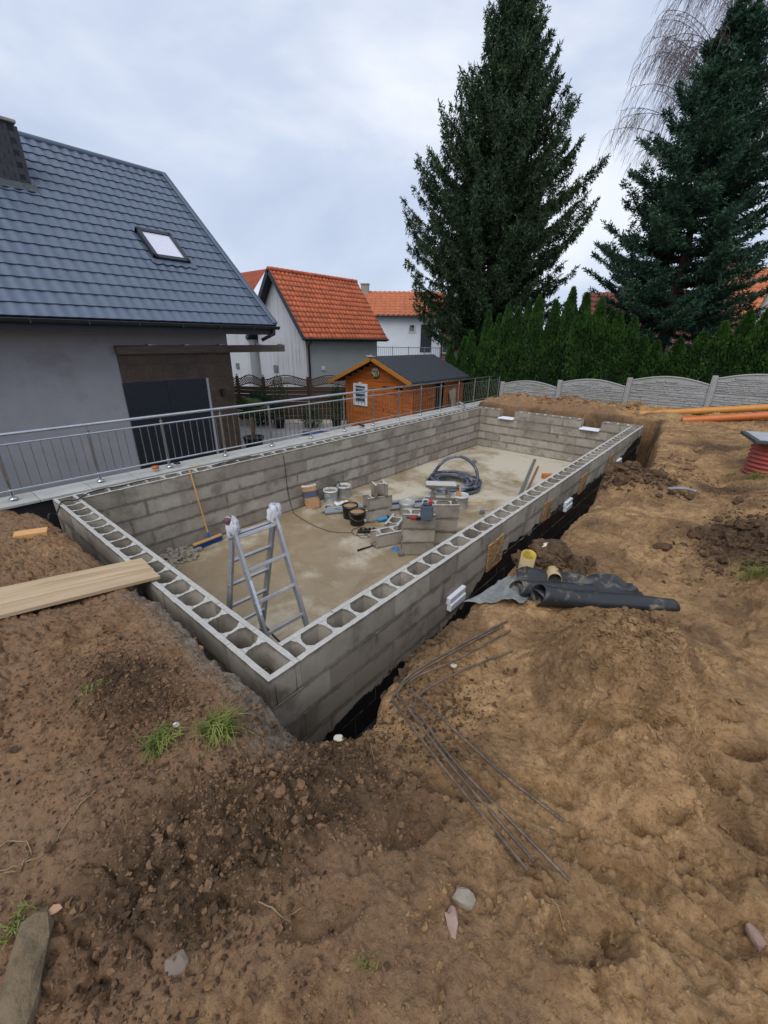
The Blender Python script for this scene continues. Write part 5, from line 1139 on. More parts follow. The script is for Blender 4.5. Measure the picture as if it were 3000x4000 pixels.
p_ = on(*zc(815, 822), 2, ZF); t = thing('diamond_disc', 'bright blue round cutting disc on the floor before the stacks', 'disc', (p_[0], p_[1], ZF)); m = MB(); m.lathe([(.02, .003), (.07, .003), (.07, .008), (.05, .012), (.02, .012), (.02, .003)], 24); mk('disc', m, pm('disc_blue', '2a6fb5', '3a84cc', 9, .35, .1), t)
p_ = on(*zc(585, 690), 2, ZF); t = thing('power_strip', 'black power strip with tangled cords on the pool floor', 'power strip', (p_[0], p_[1]+.02, ZF), R_(45)); m = MB(); m.box((0, 0, .035), (.34, .065, .05)); mk('body', m, BPAIL, t, bev=.006)
for k in range(4): m = MB(); m.tube([(-.11+k*.075, 0, .055), (-.11+k*.075, 0, .095)], .022, 10); mk('plug', m, BPAIL, t)
for k in range(3):
    m = MB(); rr = random.Random(k); m.tube([(.16*math.cos(a+k)+(-.03, .1, -.12)[k], .17*math.sin(a*1.0+k)-.06+.04*k, .008+.004*k+.01*math.sin(a*3)**2) for a in np.linspace(0, 6.0+k, 26)], .005, 6); mk('cord', m, BPAIL, t)
CABLE = pm('black_cable', '1b1b1c', '262626', 9, .6, 0)
pw = [tuple(on(*zd(*q), 0, -4.488)) for q in ((845, 175), (858, 260), (866, 330), (872, 400), (884, 480), (900, 545))]; pf = [tuple(on(*zd(*q), 2, ZF+.006)) for q in ((925, 630), (975, 668), (1040, 706), (1120, 745), (1210, 777), (1300, 790), (1390, 790))]
m = MB(); m.tube([(-4.62, pw[0][1]-.1, .008), (-4.52, pw[0][1], .01)]+pw+pf, .0055, 6); tag(mk('extension_cable', m, CABLE), 'thin black cable hanging over the long wall and across the pool floor', 'cable')
for q, s_, lb in (((860, 882), .075, 'small grey concrete spacer cube in front of the block stack'), ((1520, 538), .085, 'small grey concrete spacer cube near the coated wall'), ((1458, 125), .1, 'small grey concrete spacer cube far back on the floor')):
    p_ = on(*zc(*q), 2, ZF); m = MB(); m.box((0, 0, s_*.4), (s_, s_, s_*.8)); m.box((0, 0, s_*.8), (s_*.8, s_*.8, .01)); tag(mk('spacer_cube', m, pm('spacer_grey', '5a5c5e', '6b6d6f', 20, .9, .4), None, (p_[0]-.02, p_[1]+.03, ZF), (0, 0, random.uniform(0, 1.5)), bev=.006), lb, 'spacer', 'concrete spacer cubes on the pool floor')
GPIPE = pm('grey_pipe', '7c7f84', '8d9095', 6, .5, .2, c3='34353a', tone=.1)
dp = Vector((1.5, 2.2, 0)).normalized(); dn = Vector((dp.y, -dp.x, 0))
for k, (s0, s1, off, zz_) in enumerate(((0, 2.65, 0, 0), (.05, 2.4, .10, 0), (.12, 2.2, -.1, 0), (1.0, 2.75, .2, 0), (.9, 2.6, .05, .075))):
    a = Vector((-3.97, 3.9, ZF+.039+zz_)); m = MB(); p0, p1 = a+dp*s0+dn*off, a+dp*s1+dn*off; c = (p0+p1)/2; m.tube([p0-c, p1-c], .038, 12, False); m.tube([p1-c, p0-c], .034, 12, False); m.tube([p0-c, p0-c+dp*.09], .042, 12, False)
    tag(mk('plastic_pipe', m, GPIPE, None, c), ('grey plastic pipe on the floor, longest of the bundle', 'grey plastic pipe on the floor, nearest of the bundle to the buckets', 'grey plastic pipe on the floor, rearmost of the bundle', 'short grey pipe at the right end of the bundle', 'grey pipe lying on top of the bundle')[k], 'pipe', 'grey pipes behind the loose blocks')
# coiled hose
hz = thing('hose_coil', 'thick grey hose coiled on the pool floor with one raised loop', 'hose', (-2.9, 7.0, ZF)); m = MB(); pts = []
rr = random.Random(3)
for k in range(200):
    a = k/200*2*math.pi*6.3; R0 = .44+.10*math.sin(k*.085)+.05*math.sin(k*.031+1); pts.append((R0*1.12*math.cos(a)+.05*math.sin(k*.05), R0*math.sin(a)+.05*math.cos(k*.04), .038+.022*k/28+.02*math.sin(k*.19)))
m.tube(pts, .036, 10); mk('coil', m, pm('hose_grey', '3b4049', '4b515c', 7, .5, .25, 60, c3='7f8691'), hz)
pr_ = [(-.62, .02, .05), (-.56, .1, .25), (-.4, .2, .5), (-.15, .3, .64), (.1, .36, .62), (.33, .36, .48), (.45, .32, .28), (.47, .22, .1), (.38, .02, .06)]
sm = []
for i in range(len(pr_)-1):
    p0, p1, p2, p3 = (Vector(pr_[max(0, i-1)]), Vector(pr_[i]), Vector(pr_[i+1]), Vector(pr_[min(len(pr_)-1, i+2)]))
    for j in range(5): q = j/5; sm.append(.5*((2*p1)+(p2-p0)*q+(2*p0-5*p1+4*p2-p3)*q*q+(3*p1-p0-3*p2+p3)*q**3))
m = MB(); m.tube(sm, .036, 10); mk('raised_loop', m, MATS['hose_grey'], hz)
# lath, profiles, brick, trowel, rubble
def stick(name, label, cat, p0, p1, wd, ht, mat, z=ZF, group=None):
    c = ((p0[0]+p1[0])/2, (p0[1]+p1[1])/2, z); m = MB(); L = math.hypot(p1[0]-p0[0], p1[1]-p0[1]); m.box((0, 0, ht/2), (L, wd, ht)); return tag(mk(name, m, mat, None, c, (0, 0, math.atan2(p1[1]-p0[1], p1[0]-p0[0])), bev=.002), label, cat, group)
LATH = pm('pale_lath', 'b79d72', 'c8b087', 5, .8, .3, stretch=(.6, 5, 5)); stick('wooden_lath', 'pale wooden lath on the floor beside the white brush bucket', 'lath', (-2.6, 5.9), (-1.82, 6.62), .05, .03, LATH)
stick('steel_profile', 'long grey steel profile on the floor, left one of the pair', 'profile', (-2.37, 10.6), (-1.05, 6.1), .07, .04, pm('zinc_profile', '7e807f', '6d6f6e', 9, .5, .1, metal=.5)); stick('timber_batten', 'thin brown batten on the floor beside the long steel profile', 'batten', (-2.02, 9.95), (-1.0, 6.2), .04, .04, pm('brown_batten', '6d4b36', '7c5a44', 6, .8, .3))
p_ = on(*ze(685, 668), 2, ZF); m = MB(); m.box((0, 0, .06), (.25, .12, .12)); tag(mk('brick', m, pm('orange_brick', 'b0662f', 'bd7238', 9, .9, .4), None, (p_[0], p_[1]+.1, ZF), (0, 0, .8), bev=.006), 'orange brick on the floor close to the coated wall', 'brick')
p_ = on(*zc(330, 478), 2, ZF); t = thing('trowel', 'dark-handled trowel on the floor in front of the white buckets', 'trowel', (p_[0], p_[1], ZF), R_(50)); m = MB(); m.tube([(-.2, 0, .02), (-.08, 0, .022)], .014, 8); mk('handle', m, BPAIL, t); m = MB(); m.prism([(-.06, -.01), (0, -.06), (.16, -.045), (.18, 0), (.16, .045), (0, .06), (-.06, .01)], .006, .010); mk('blade', m, STEEL, t)
p_ = on(*zc(385, 455), 2, ZF); m = MB(); m.M = Matrix.Scale(1, 4)
vs = [(.16*math.cos(a)*r+.01*math.sin(a*5), .1*math.sin(a)*r, .03+.035*math.sin(a*3+r*5)*r) for r in (.3, .65, 1) for a in np.linspace(0, 2*math.pi, 15)[:-1]]; fs = [(r*14+k, r*14+(k+1) % 14, (r+1)*14+(k+1) % 14, (r+1)*14+k) for r in range(2) for k in range(14)]+[tuple(range(14))]; m.add(vs, fs, False)
tag(mk('plastic_scrap', m, pm('milky_film', 'b7bab8', 'cfd1cf', 12, .3, .3), None, (p_[0], p_[1], ZF), (0, 0, .7)), 'crumpled milky plastic scrap on the floor by the trowel', 'scrap')
ICO = None
def ico():
    global ICO
    if ICO is None:
        bm = bmesh.new(); bmesh.ops.create_icosphere(bm, subdivisions=1, radius=1); v1 = np.array([v.co[:] for v in bm.verts]); f1 = np.array([[v.index for v in f.verts] for f in bm.faces]); bm.free()
        bm = bmesh.new(); bmesh.ops.create_icosphere(bm, subdivisions=2, radius=1); v2 = np.array([v.co[:] for v in bm.verts]); f2 = np.array([[v.index for v in f.verts] for f in bm.faces]); bm.free(); ICO = ((v1, f1), (v2, f2))
    return ICO
def clods(name, P, R, seed, flat=.7, rough=.32, lod=0, angular=False):
    r = np.random.default_rng(seed); v0, f0 = ico()[lod]; n = len(P); k = len(v0)
    sc = r.uniform(.65, 1.3, (n, 1, 3))*np.array([1, 1, flat]); jit_ = 1+r.normal(size=(n, k, 1))*rough*(.6 if lod else 1)
    V = v0[None]*jit_*sc
    if angular: V = np.sign(V)*np.abs(V)**.62
    a = r.uniform(0, 6.28, n); c, s = np.cos(a), np.sin(a); b = r.normal(size=n)*.5; cb, sb_ = np.cos(b), np.sin(b)
    x, y, z = V[..., 0], V[..., 1], V[..., 2]; y, z = y*cb[:, None]-z*sb_[:, None], y*sb_[:, None]+z*cb[:, None]; x, y = x*c[:, None]-y*s[:, None], x*s[:, None]+y*c[:, None]
    V = np.stack([x, y, z], -1)*np.asarray(R)[:, None, None]+P[:, None, :]
    F = f0[None]+(np.arange(n)*k)[:, None, None]; me = bpy.data.meshes.new(name); nv, nf = n*k, n*len(f0)
    me.vertices.add(nv); me.vertices.foreach_set('co', V.astype(np.float32).ravel()); me.loops.add(nf*3); me.loops.foreach_set('vertex_index', F.astype(np.int32).ravel())
    me.polygons.add(nf); me.polygons.foreach_set('loop_start', (np.arange(nf)*3).astype(np.int32)); me.polygons.foreach_set('loop_total', np.full(nf, 3, np.int32)); me.polygons.foreach_set('use_smooth', np.full(nf, False)); me.update(); return me
r = np.random.default_rng(5); n = 150; P = np.stack([-4.45+np.abs(r.normal(size=n))*.22, 1.2+r.normal(size=n)*.2, np.full(n, ZF)], 1); P[:, 0] = np.minimum(P[:, 0], -3.8); R = r.uniform(.012, .055, n); P[:, 2] += R*.4+.09*np.exp(-((P[:, 0]+4.4)/.2)**2-((P[:, 1]-1.2)/.2)**2)*r.random(n)
tag(mk('rubble', clods('rubble', P, R, 6, .5, .3, 0, True), pm('rubble_concrete', '7c7468', '948b7d', 12, .95, .4, 60)), 'heap of broken block rubble at the foot of the long wall', 'rubble', kind='stuff')

# ------------------------------------------------------------------ things on the dug ground
RAWW = pm('raw_pine', 'a68e6e', 'bba588', 2.5, .9, .3, 22, stretch=(7, .5, 7), c3='8f7350', tone=.08)
zw = .004
for k, (x0, x1, lb) in enumerate(((-2.175, -2.03, 'rough pine board bridging to the pool wall, farthest of three'), (-2.022, -1.873, 'rough pine board bridging to the pool wall, middle of three'), (-1.865, -1.71, 'rough pine board bridging to the pool wall, nearest of three'))):
    ya, yb = .115-.012*k, -2.5; zb = max(Hs(xx, yy) for yy in (-.9, -1.1, -1.3, -1.5) for xx in (-2.15, -2.0, -1.85, -1.72))+.012
    sl = (zb-zw)/(-1.3-.1); m = MB(); L = ya-yb; m.box((0, 0, .016), (x1-x0, L, .032))
    tag(mk('pine_board', m, RAWW, None, ((x0+x1)/2-.0, (ya+yb)/2, zw+sl*((ya+yb)/2-.1)), (math.atan(sl), 0, R_(-.3)), bev=.003), lb, 'board', 'pine boards laid to the pool wall')
def lump(name, label, cat, px_, dims, mat, rz=0., sink=.25, seed=1, rough=.12, angular=True, tilt=0.):
    P = gp(*px_); v0, f0 = ico()[1]; r = np.random.default_rng(seed); V = v0*(1+r.normal(size=(len(v0), 1))*rough)
    if angular: V = np.sign(V)*np.abs(V)**.8
    me = bpy.data.meshes.new(name); me.from_pydata([tuple(x) for x in V*np.array(dims)/2], [], [tuple(map(int, f)) for f in f0]); me.update()
    return tag(mk(name, me, mat, None, (P[0], P[1], P[2]+dims[2]/2*(1-2*sink)), (tilt, 0, rz)), label, cat)
PALEST = pm('pale_stone', '928779', '786d60', 9, .9, .5, 40, c3='6d6156'); PINKST = pm('pink_stone', '8f7467', 'a1877a', 9, .85, .4, 40)
lump('stone', 'pale grey angular stone on the soil below the rebar', 'stone', (1003, 1945), (.075, .055, .05), PALEST, .4, seed=2)
lump('stone', 'pinkish oblong stone near the bottom of the picture', 'stone', (976, 1992), (.08, .042, .04), PINKST, 2.2, seed=3, angular=False)
lump('stone', 'pinkish stone at the right edge near the bottom', 'stone', (1636, 2035), (.09, .05, .045), PINKST, 2.3, seed=4)
lump('stone', 'flat brown stone sunk in the soil at bottom left centre', 'stone', (382, 2088), (.075, .06, .03), pm('brown_stone', '6f6156', '7e7064', 12, .9, .5, 50), 1., seed=5)
lump('stone', 'flat cream fragment at the edge of the near trench', 'stone', (732, 1598), (.055, .045, .03), pm('cream_fragment', 'b5ad9a', 'c2baa7', 9, .9, .3), .5, seed=6)
lump('stone', 'small white pebble above the grass tuft', 'stone', (382, 1568), (.035, .028, .025), WHITE, .5, seed=7, angular=False)
lump('stone', 'small cream chip lying between the rebar rods', 'stone', (980, 1440), (.04, .03, .02), MATS['cream_fragment'], .5, seed=8)
lump('white_boulder', 'rounded white lump on the spoil behind the cardboard tubes', 'stone', (1180, 1190), (.13, .1, .1), pm('white_lump', 'd2cdc2', 'c2bcb0', 9, .9, .3), .3, seed=9, angular=False)
lump('concrete_chunk', 'long rough concrete chunk in the bottom left corner', 'chunk', (62, 2120), (.36, .11, .1), pm('mossy_concrete', '66563f', '7d6c54', 9, .95, .9, 30, .02, c3='45402c'), -.38, seed=10, sink=.3)
P = gp(70, 1160); m = MB(); m.box((0, 0, .03), (.26, .11, .055)); tag(mk('timber_offcut', m, pm('fresh_pine', 'c08f57', 'cd9d66', 4, .8, .2, stretch=(1, 6, 6)), None, (P[0], P[1], P[2]+.005), (R_(4), R_(2), R_(72)), bev=.003), 'fresh timber offcut lying on the soil near the coping', 'offcut')
P = on(*dsp(432, 1402), 1, -.1); m = MB(); m.box((0, 0, .02), (.09, .07, .04)); tag(mk('timber_offcut', m, MATS['fresh_pine'], None, (P[0], -.13, P[2]), (.4, .2, .5), bev=.003), 'small pine offcut on the trench edge by the near wall', 'offcut')
P = gp(800, 1330)
P = gp(988, 1318); m = MB(); m.box((0, 0, .04), (.1, .02, .1)); tag(mk('timber_offcut', m, pm('reddish_board', '7d4a2c', '8a5635', 6, .8, .2), None, (P[0]-.03, P[1], P[2]-.03), (.3, 0, .9), bev=.003), 'reddish board end standing at the trench below the grey sheet', 'offcut')
# bent reinforcing bars
def rebar_mat():
    t = NT(bpy.data.materials.new('rebar_steel')); v = t.objvec(); n1 = t.noise(v, 14, 4); 
    return t.out(t.mix(t.ramp(n1, .4, .65), (.10, .078, .062, 1), (.19, .135, .095, 1)), .65, t.bump(t.noise(v, 120, 3), .4, .003), .45)
RB = rebar_mat(); zr_ = zoomer(1200, 2250, .4822)
inv = lambda q: (q[0]*1.80832, q[1]*1.80832)
bars = [([zr_(1620, 380), zr_(1190, 650), zr_(830, 870), zr_(720, 975), zr_(690, 1060), zr_(740, 1160), zr_(1060, 1550), inv((1144, 1896))], 'bent rebar rod lying outermost at the bend', .0),
        ([zr_(1590, 415), zr_(1180, 660), zr_(850, 870), zr_(745, 950), zr_(735, 1040), zr_(800, 1130), zr_(1140, 1550), inv((1153, 1890))], 'bent rebar rod with the clearest ribs, second from the outside', .012),
        ([zr_(1645, 460), zr_(1200, 720), zr_(870, 900), zr_(815, 945), zr_(835, 1005), zr_(900, 1060), zr_(1480, 1540), inv((1218, 1790))], 'bent rebar rod ending farthest up, innermost of the bundle', .02),
        ([zr_(1659, 620), zr_(1200, 870), zr_(930, 995), zr_(865, 1065), zr_(865, 1150), zr_(930, 1240), zr_(1200, 1550), inv((1232, 1928))], 'bent rebar rod lying apart, closest to the sand heap', .008)]
for px_, lb, dz_ in bars:
    Pw = [gat(*q) for q in px_]; sm = []
    for i in range(len(Pw)-1):
        p0, p1, p2, p3 = (np.array(Pw[max(0, i-1)]), np.array(Pw[i]), np.array(Pw[i+1]), np.array(Pw[min(len(Pw)-1, i+2)]))
        for j in range(6): q = j/6; sm.append(.5*((2*p1)+(p2-p0)*q+(2*p0-5*p1+4*p2-p3)*q*q+(3*p1-p0-3*p2+p3)*q**3))
    sm.append(Pw[-1]); sm = np.array(sm); zg = H(sm[:, 0], sm[:, 1]); zp = np.pad(zg, 5, mode='edge'); zmx = np.max([zp[i:i+len(zg)] for i in range(11)], 0); k_ = np.ones(11)/11; sm[:, 2] = np.convolve(np.pad(zmx, 5, mode='edge'), k_, 'valid')+.004+dz_*.6
    c = sm.mean(0); m = MB(); rr_ = []
    fine_ = []
    for i in range(len(sm)-1):
        for j in range(5): fine_.append(sm[i]+(sm[i+1]-sm[i])*j/5)
    m.tube([tuple(p-c) for p in fine_], [.0058+(.0022 if i % 2 else 0) for i in range(len(fine_))], 6, smooth=False)
    tag(mk('rebar', m, RB, None, tuple(c)), lb, 'rebar', 'bent rebar rods on the soil')
# bitumen membrane: rolls and sheets
def memb_mat():
    t = NT(bpy.data.materials.new('bitumen_membrane')); v = t.objvec(); p = t.world(); n1 = t.noise(p, 7, 6, .7, .5); n2 = t.noise(p, 3.1, 3)
    k = t.math('MULTIPLY', t.ramp(n1, .53, .66), t.ramp(n2, .42, .6)); c = t.mix(t.math('MULTIPLY', k, .8), (.020, .021, .024, 1), (.30, .25, .18, 1)); r = t.math('MULTIPLY_ADD', k, .4); r.node.inputs[2].default_value = .42
    return t.out(c, r, t.bump(t.noise(p, 60, 4), .25, .004), spec=.45)
MEM = memb_mat(); MEMG = pm('grey_membrane', '6b6e70', '83857f', 18, .8, .5, 70, c3='a08f72')
def sheet(name, label, fn, ns, nt_, mat, loc, th=.004):
    vs = []; fs = []
    for i in range(ns+1):
        for j in range(nt_+1): vs.append(tuple(np.array(fn(i/ns, j/nt_))-np.array(loc)))
    for i in range(ns):
        for j in range(nt_): a = i*(nt_+1)+j; fs.append((a, a+1, a+nt_+2, a+nt_+1))
    m = MB(); m.add(vs, fs, True); o = mk(name, m, mat, None, loc); md = o.modifiers.new('thick', 'SOLIDIFY'); md.thickness = th; return tag(o, label, 'membrane')
def roll_fn(A, B, r0, r1, turns, open_=0., ph=0.):
    A, B = np.array(A), np.array(B); ax = nrm(B-A); sd_ = np.array([ax[1], -ax[0], 0])
    def fn(s, q):
        a = ph+2*math.pi*turns*q; rr = (r0+(r1-r0)*s)*(1-.42*q)*(1+.06*math.sin(s*9+q*7)); sq = 1-.28*s-.05*math.sin(5*s); P = A+(B-A)*s+ax*(.03*math.sin(a*1.3)*(1-s))
        return P+sd_*math.cos(a)*rr*(1+.25*s)+np.array([0, 0, math.sin(a)*rr*sq+rr*sq])
    return fn
zg = lambda x, y: Hs(x, y)
sheet('membrane_roll', 'black rolled membrane lying nearest the sand heap', roll_fn((1.0, 1.72, zg(1.0, 1.72)-.005), (1.80, 2.40, zg(1.8, 2.4)-.01), .085, .055, 2.3, ph=-2.2), 26, 60, MEM, (1.4, 2.06, zg(1.4, 2.06)))
sheet('membrane_roll', 'half-open black membrane roll behind the front roll', roll_fn((.80, 1.80, zg(.8, 1.8)), (1.52, 2.52, zg(1.52, 2.52)-.02), .095, .04, 1.15, ph=-2.6), 26, 36, MEM, (1.16, 2.16, zg(1.16, 2.16)))
def back(s, q):
    A, B = np.array([.73, 1.94, 0]), np.array([1.50, 2.52, 0]); P = A+(B-A)*s; ax = nrm(B-A); sd_ = np.array([ax[1], -ax[0], 0]); w_ = .28*(1-.35*s)*(q-.1); P = P+sd_*w_; z = zg(P[0], P[1]); return np.array([P[0], P[1], z+.025+.12*(1-q)**1.8*(1-s*.75)+.012*math.sin(s*17+q*4)])
sheet('membrane_sheet', 'black membrane sheet curling up behind the rolls', back, 22, 12, MEM, (1.0, 2.35, zg(1.0, 2.35)))
def greys(s, q):
    c = [np.array(x) for x in ((.50, 1.50), (.62, 2.02), (.83, 2.02), (.93, 1.62))]; P = (c[0]*(1-s)+c[3]*s)*(1-q)+(c[1]*(1-s)+c[2]*s)*q; e_ = .10*max(0, s-.55)**1*math.sin(math.pi*min(1, max(0, (s-.5)*2.2)))
    return np.array([P[0]+.02*math.sin(q*6), P[1]+.02*math.sin(s*7), max(zg(P[0], P[1]), .02)+.02+e_*1.6*(1-q*.6)+.01*math.sin(s*9+q*5)])
sheet('membrane_sheet', 'grey stiff membrane sheet overhanging the trench beside the rolls', greys, 18, 14, MEMG, (.72, 1.8, zg(.72, 1.8)))
def tube_thing(label, loc, rot, r, L, inner):
    t = thing('cardboard_tube', label, 'tube', loc, rot=rot); m = MB(); m.lathe([(r, 0), (r*1.0, L), (r*.94, L)], 20); mk('outer', m, pm('cardboard', 'a08d68', 'b39f79', 7, .9, .2, c3='6d5a40'), t)
    m = MB(); m.lathe([(r*.94, 0), (r*.94, L), (r*1.0, L+.001)], 20); mk('liner', m, inner, t); return t
YEL = pm('yellow_liner', 'b3a034', 'c2ae3e', 8, .6, .1, c3='7a6a3a')
P = gp(1132, 1240); tube_thing('upright cardboard tube with yellow lining on the spoil', (P[0], P[1], P[2]-.01), (R_(14), R_(8), 0), .06, .25, YEL)
P = gp(1186, 1258); tube_thing('lying cardboard tube with yellow lining, its mouth to the camera', (P[0]-.03, P[1]+.12, P[2]+.055), (R_(82), 0, R_(25)), .055, .22, YEL)
P = gp(1085, 1250); m = MB(); m.box((0, 0, 0), (.26, .2, .015)); tag(mk('board_scrap', m, pm('sandy_board', 'a98d62', 'bfa478', 8, .9, .4), None, (P[0]+.03, P[1]+.03, P[2]+.012), (R_(-6), R_(5), .9), bev=.003), 'sand-covered board scrap beside the upright tube', 'board')
# red corrugated inspection chamber with lid
ch = thing('inspection_chamber', 'red corrugated inspection chamber with a lid at the right edge', 'chamber', (2.36, 7.5, Hs(2.3, 7.4)-.08)); m = MB(); pr = []
for k in range(45): z = .52*k/44; pr.append((.30+.018*math.sin(2*math.pi*z/.065), z))
m.lathe(pr, 30); mk('shaft', m, pm('red_corrugated', '8f3f36', 'a05046', 6, .5, .1, c3='7a3a32'), ch)
m = MB(); m.box((0, 0, .545), (.80, .80, .05), Matrix.Rotation(.25, 3, 'Z')); mk('lid', m, pm('dark_lid', '33383a', '454a4c', 9, .6, .3), ch, bev=.006)
m = MB(); m.box((.02, .02, .573), (.74, .74, .006), Matrix.Rotation(.25, 3, 'Z')); mk('lid_top', m, pm('pale_lid_top', 'a8adb3', 'bfc4c9', 6, .25, .1), ch)  # separate pale sheet over the dark lid
# orange drain pipes by the fence
OR1 = pm('orange_pipe', 'b5762a', 'c2853a', 4, .5, .15, c3='9a6526'); OR2 = pm('deep_orange_pipe', 'b5602a', 'c26d34', 4, .5, .15)
def pipe(label, p0, p1, r, mat):
    a, b_ = Vector(p0), Vector(p1); c = (a+b_)/2; m = MB(); m.tube([a-c, b_-c], r, 20, False); m.tube([b_-c, a-c], r*.92, 20, False); d = (b_-a).normalized()
    m.tube([a-c+d*1.9, a-c+d*2.02], r*1.09, 20); tag(mk('drain_pipe', m, mat, None, tuple(c)), label, 'pipe', 'orange drain pipes by the fence')
pa, pb_ = on(2412, 1622, 1, 12.2), on(3000, 1592, 1, 12.9); pipe('ochre drain pipe lying rearmost along the concrete fence', pa, pb_+(pb_-pa)*.25, .085, OR1)
pa, pb_ = on(2664, 1642, 1, 11.8), on(3000, 1622, 1, 12.25); pipe('orange open-ended drain pipe in front of the longer one', pa, pb_+(pb_-pa)*.5, .08, OR2)
# small things on coping and wall tops
zq = zoomer(0, 1620, .42194)
P = on(*zq(1440, 497), 2, .03); m = MB(); m.lathe([(0, 0), (.055, 0), (.055, .035), (.05, .04), (0, .04)], 18); tag(mk('orange_lid', m, OR2, None, (P[0], P[1], .028)), 'round orange pipe cap on the pale coping', 'cap')
P = on(*zq(1640, 455), 2, .03); t = thing('clamp', 'small black clamp on the coping beside the orange cap', 'clamp', (P[0], P[1], .027), .5); m = MB(); m.box((0, 0, .015), (.1, .05, .03)); mk('body', m, BPAIL, t, bev=.005); m = MB(); m.tube([(.03, -.02, .02), (.06, -.1, .01)], .006, 6); mk('pin', m, STEEL, t)
P = on(*za(265, 672), 2, .03); m = MB(); m.box((0, 0, .02), (.06, .24, .04)); tag(mk('sanding_block', m, BPAIL, None, (P[0], P[1], .028), (0, 0, R_(70)), bev=.004), 'black oblong tool on the coping in front of the shed', 'tool')
m = MB(); pts = [Vector((-5.2+.3*q+.03*math.sin(q*9), 10.75+.05*math.sin(q*6), .075+.06*math.sin(q*3.1))) for q in np.linspace(0, 1, 12)]+[Vector((-4.86, 10.74, 0)), Vector((-4.83, 10.73, -.2))]; m.tube(pts, .032, 10); tag(mk('drain_hose', m, GPIPE), 'short grey hose bent over the coping near its far end', 'hose')
m = MB(); pts = [on(*zq(*q), 2, .02) for q in ((0, 950), (150, 940), (330, 930), (420, 905), (500, 850), (570, 810), (640, 792), (720, 785))]; pts = [p+np.array([0, 0, dz]) for p, dz in zip(pts, (0, .0, -.05, -.12, -.1, 0, .0, .0))]; pts += [on(*zq(*q), 2, .012) for q in ((830, 720), (980, 680), (1120, 660), (1250, 625), (1420, 590))]
for i in range(3): p = pts[i]; p[2] = Hs(p[0], p[1])+.012
sm = []
for i in range(len(pts)-1):
    p0, p1, p2, p3 = pts[max(0, i-1)], pts[i], pts[i+1], pts[min(len(pts)-1, i+2)]
    for j in range(6): q = j/6; sm.append(.5*((2*p1)+(p2-p0)*q+(2*p0-5*p1+4*p2-p3)*q*q+(3*p1-p0-3*p2+p3)*q**3))
m.tube([tuple(p) for p in sm], .009, 6); tag(mk('power_cable', m, CABLE), 'black cable running from the soil over the left corner onto the wall', 'cable')
for k in range(1):
    m = MB(); c = on(*zd(450, 205), 2, .02); pts = [(c[0]+.035*math.sin(a*1.7), c[1]+.36*math.sin(a*.93)+.06*math.cos(a*2.3), .022+.012*math.sin(a*2.9)) for a in np.linspace(0, 16, 110)]; m.tube(pts, .007, 5); tag(mk('cable_bundle', m, pm('grey_cable', '4a4642', '5a5651', 9, .7, 0)), 'tangled grey cable bundle on top of the long block wall', 'cable')
P = on(*zoomer(800, 1000, .7233)(610, 955), 2, ZF+.05); m = MB(); vs = []; fs = []
for i in range(15):
    for j in range(9): vs.append((-.55+1.1*i/14, -.3+.6*j/8, .03+.07*abs(math.sin(i*1.3+j*.9))*math.sin(math.pi*i/14)*math.sin(math.pi*j/8)+.01))
for i in range(14):
    for j in range(8): a = i*9+j; fs.append((a, a+9, a+10, a+1))
m.add(vs, fs, False); tag(mk('tarpaulin', m, pm('blue_tarp', '2a3762', '35447a', 6, .5, .4), None, (P[0], P[1], ZF+.012), (0, 0, .8)), 'crumpled dark blue tarpaulin on the patio behind the railing', 'tarpaulin')
# clods, crumbs and stems
SB_, SS_, SH_ = soil_mat('soil_brown', False, 'brown'), soil_mat('soil_sand', False, 'sand'), soil_mat('soil_humus', False, 'humus')
def scatter(name, label, n, blobs, r0, r1, mat, seed, lod=0, pw=2.6, flat=.75, rough=.3, sink=.2):
    r = np.random.default_rng(seed); PX = []
    wsum = sum(b[4] for b in blobs)
    for cx, cy, sx, sy, wt in blobs: k = int(n*wt/wsum); PX.append(np.stack([cx+r.normal(size=k)*sx, cy+r.normal(size=k)*sy], 1))
    P = np.concatenate(PX); keep = (hole_sd(P[:, 0], P[:, 1]) > -.02) & (P[:, 0] > -4.6) & (P[:, 0] < 2.6) & (P[:, 1] < 13.3) & (P[:, 1] > -1.65) & (np.hypot(P[:, 0]-CAM_POS[0], P[:, 1]-CAM_POS[1]) > .25); P = P[keep]
    R = r0*(1-r.random(len(P)))**(-1/pw); R = np.minimum(R, r1); z = H(P[:, 0], P[:, 1]); P3 = np.stack([P[:, 0], P[:, 1], z+R*flat*(1-2*sink)*.6], 1)
    return tag(mk(name, clods(name, P3, R, seed+1, flat, rough, lod), mat), label, 'soil', kind='stuff')
scatter('soil_crumbs', 'dark crumbly soil crumbs along the trench and between the footprints', 15000, [(-.3, -.62, .28, .12, .7), (.76, -.62, .14, .42, 1.4), (.6, -.1, .2, .1, 1), (.5, .95, .06, .25, .7), (.98, .35, .15, .25, .6), (2.1, 3.9, .2, .5, 1.2), (.82, 2.42, .14, .14, 1), (1.0, 5.4, .3, .3, 1.3), (.3, -.8, .5, .3, .5), (1.9, 6.3, .3, .4, .5)], .0034, .015, SH_, 31, rough=.42)
scatter('soil_crumbs', 'brown soil crumbs spread over the left and near ground', 13000, [(-.4, -.7, .6, .25, 2), (-1.8, -.55, .8, .3, 1), (.7, -.8, .6, .35, 2), (-3.3, -.5, .5, .2, .6), (-2.6, 12.6, 1.3, .35, 1.2), (.35, -.42, .4, .16, 1.2)], .0032, .013, SB_, 33, rough=.42)
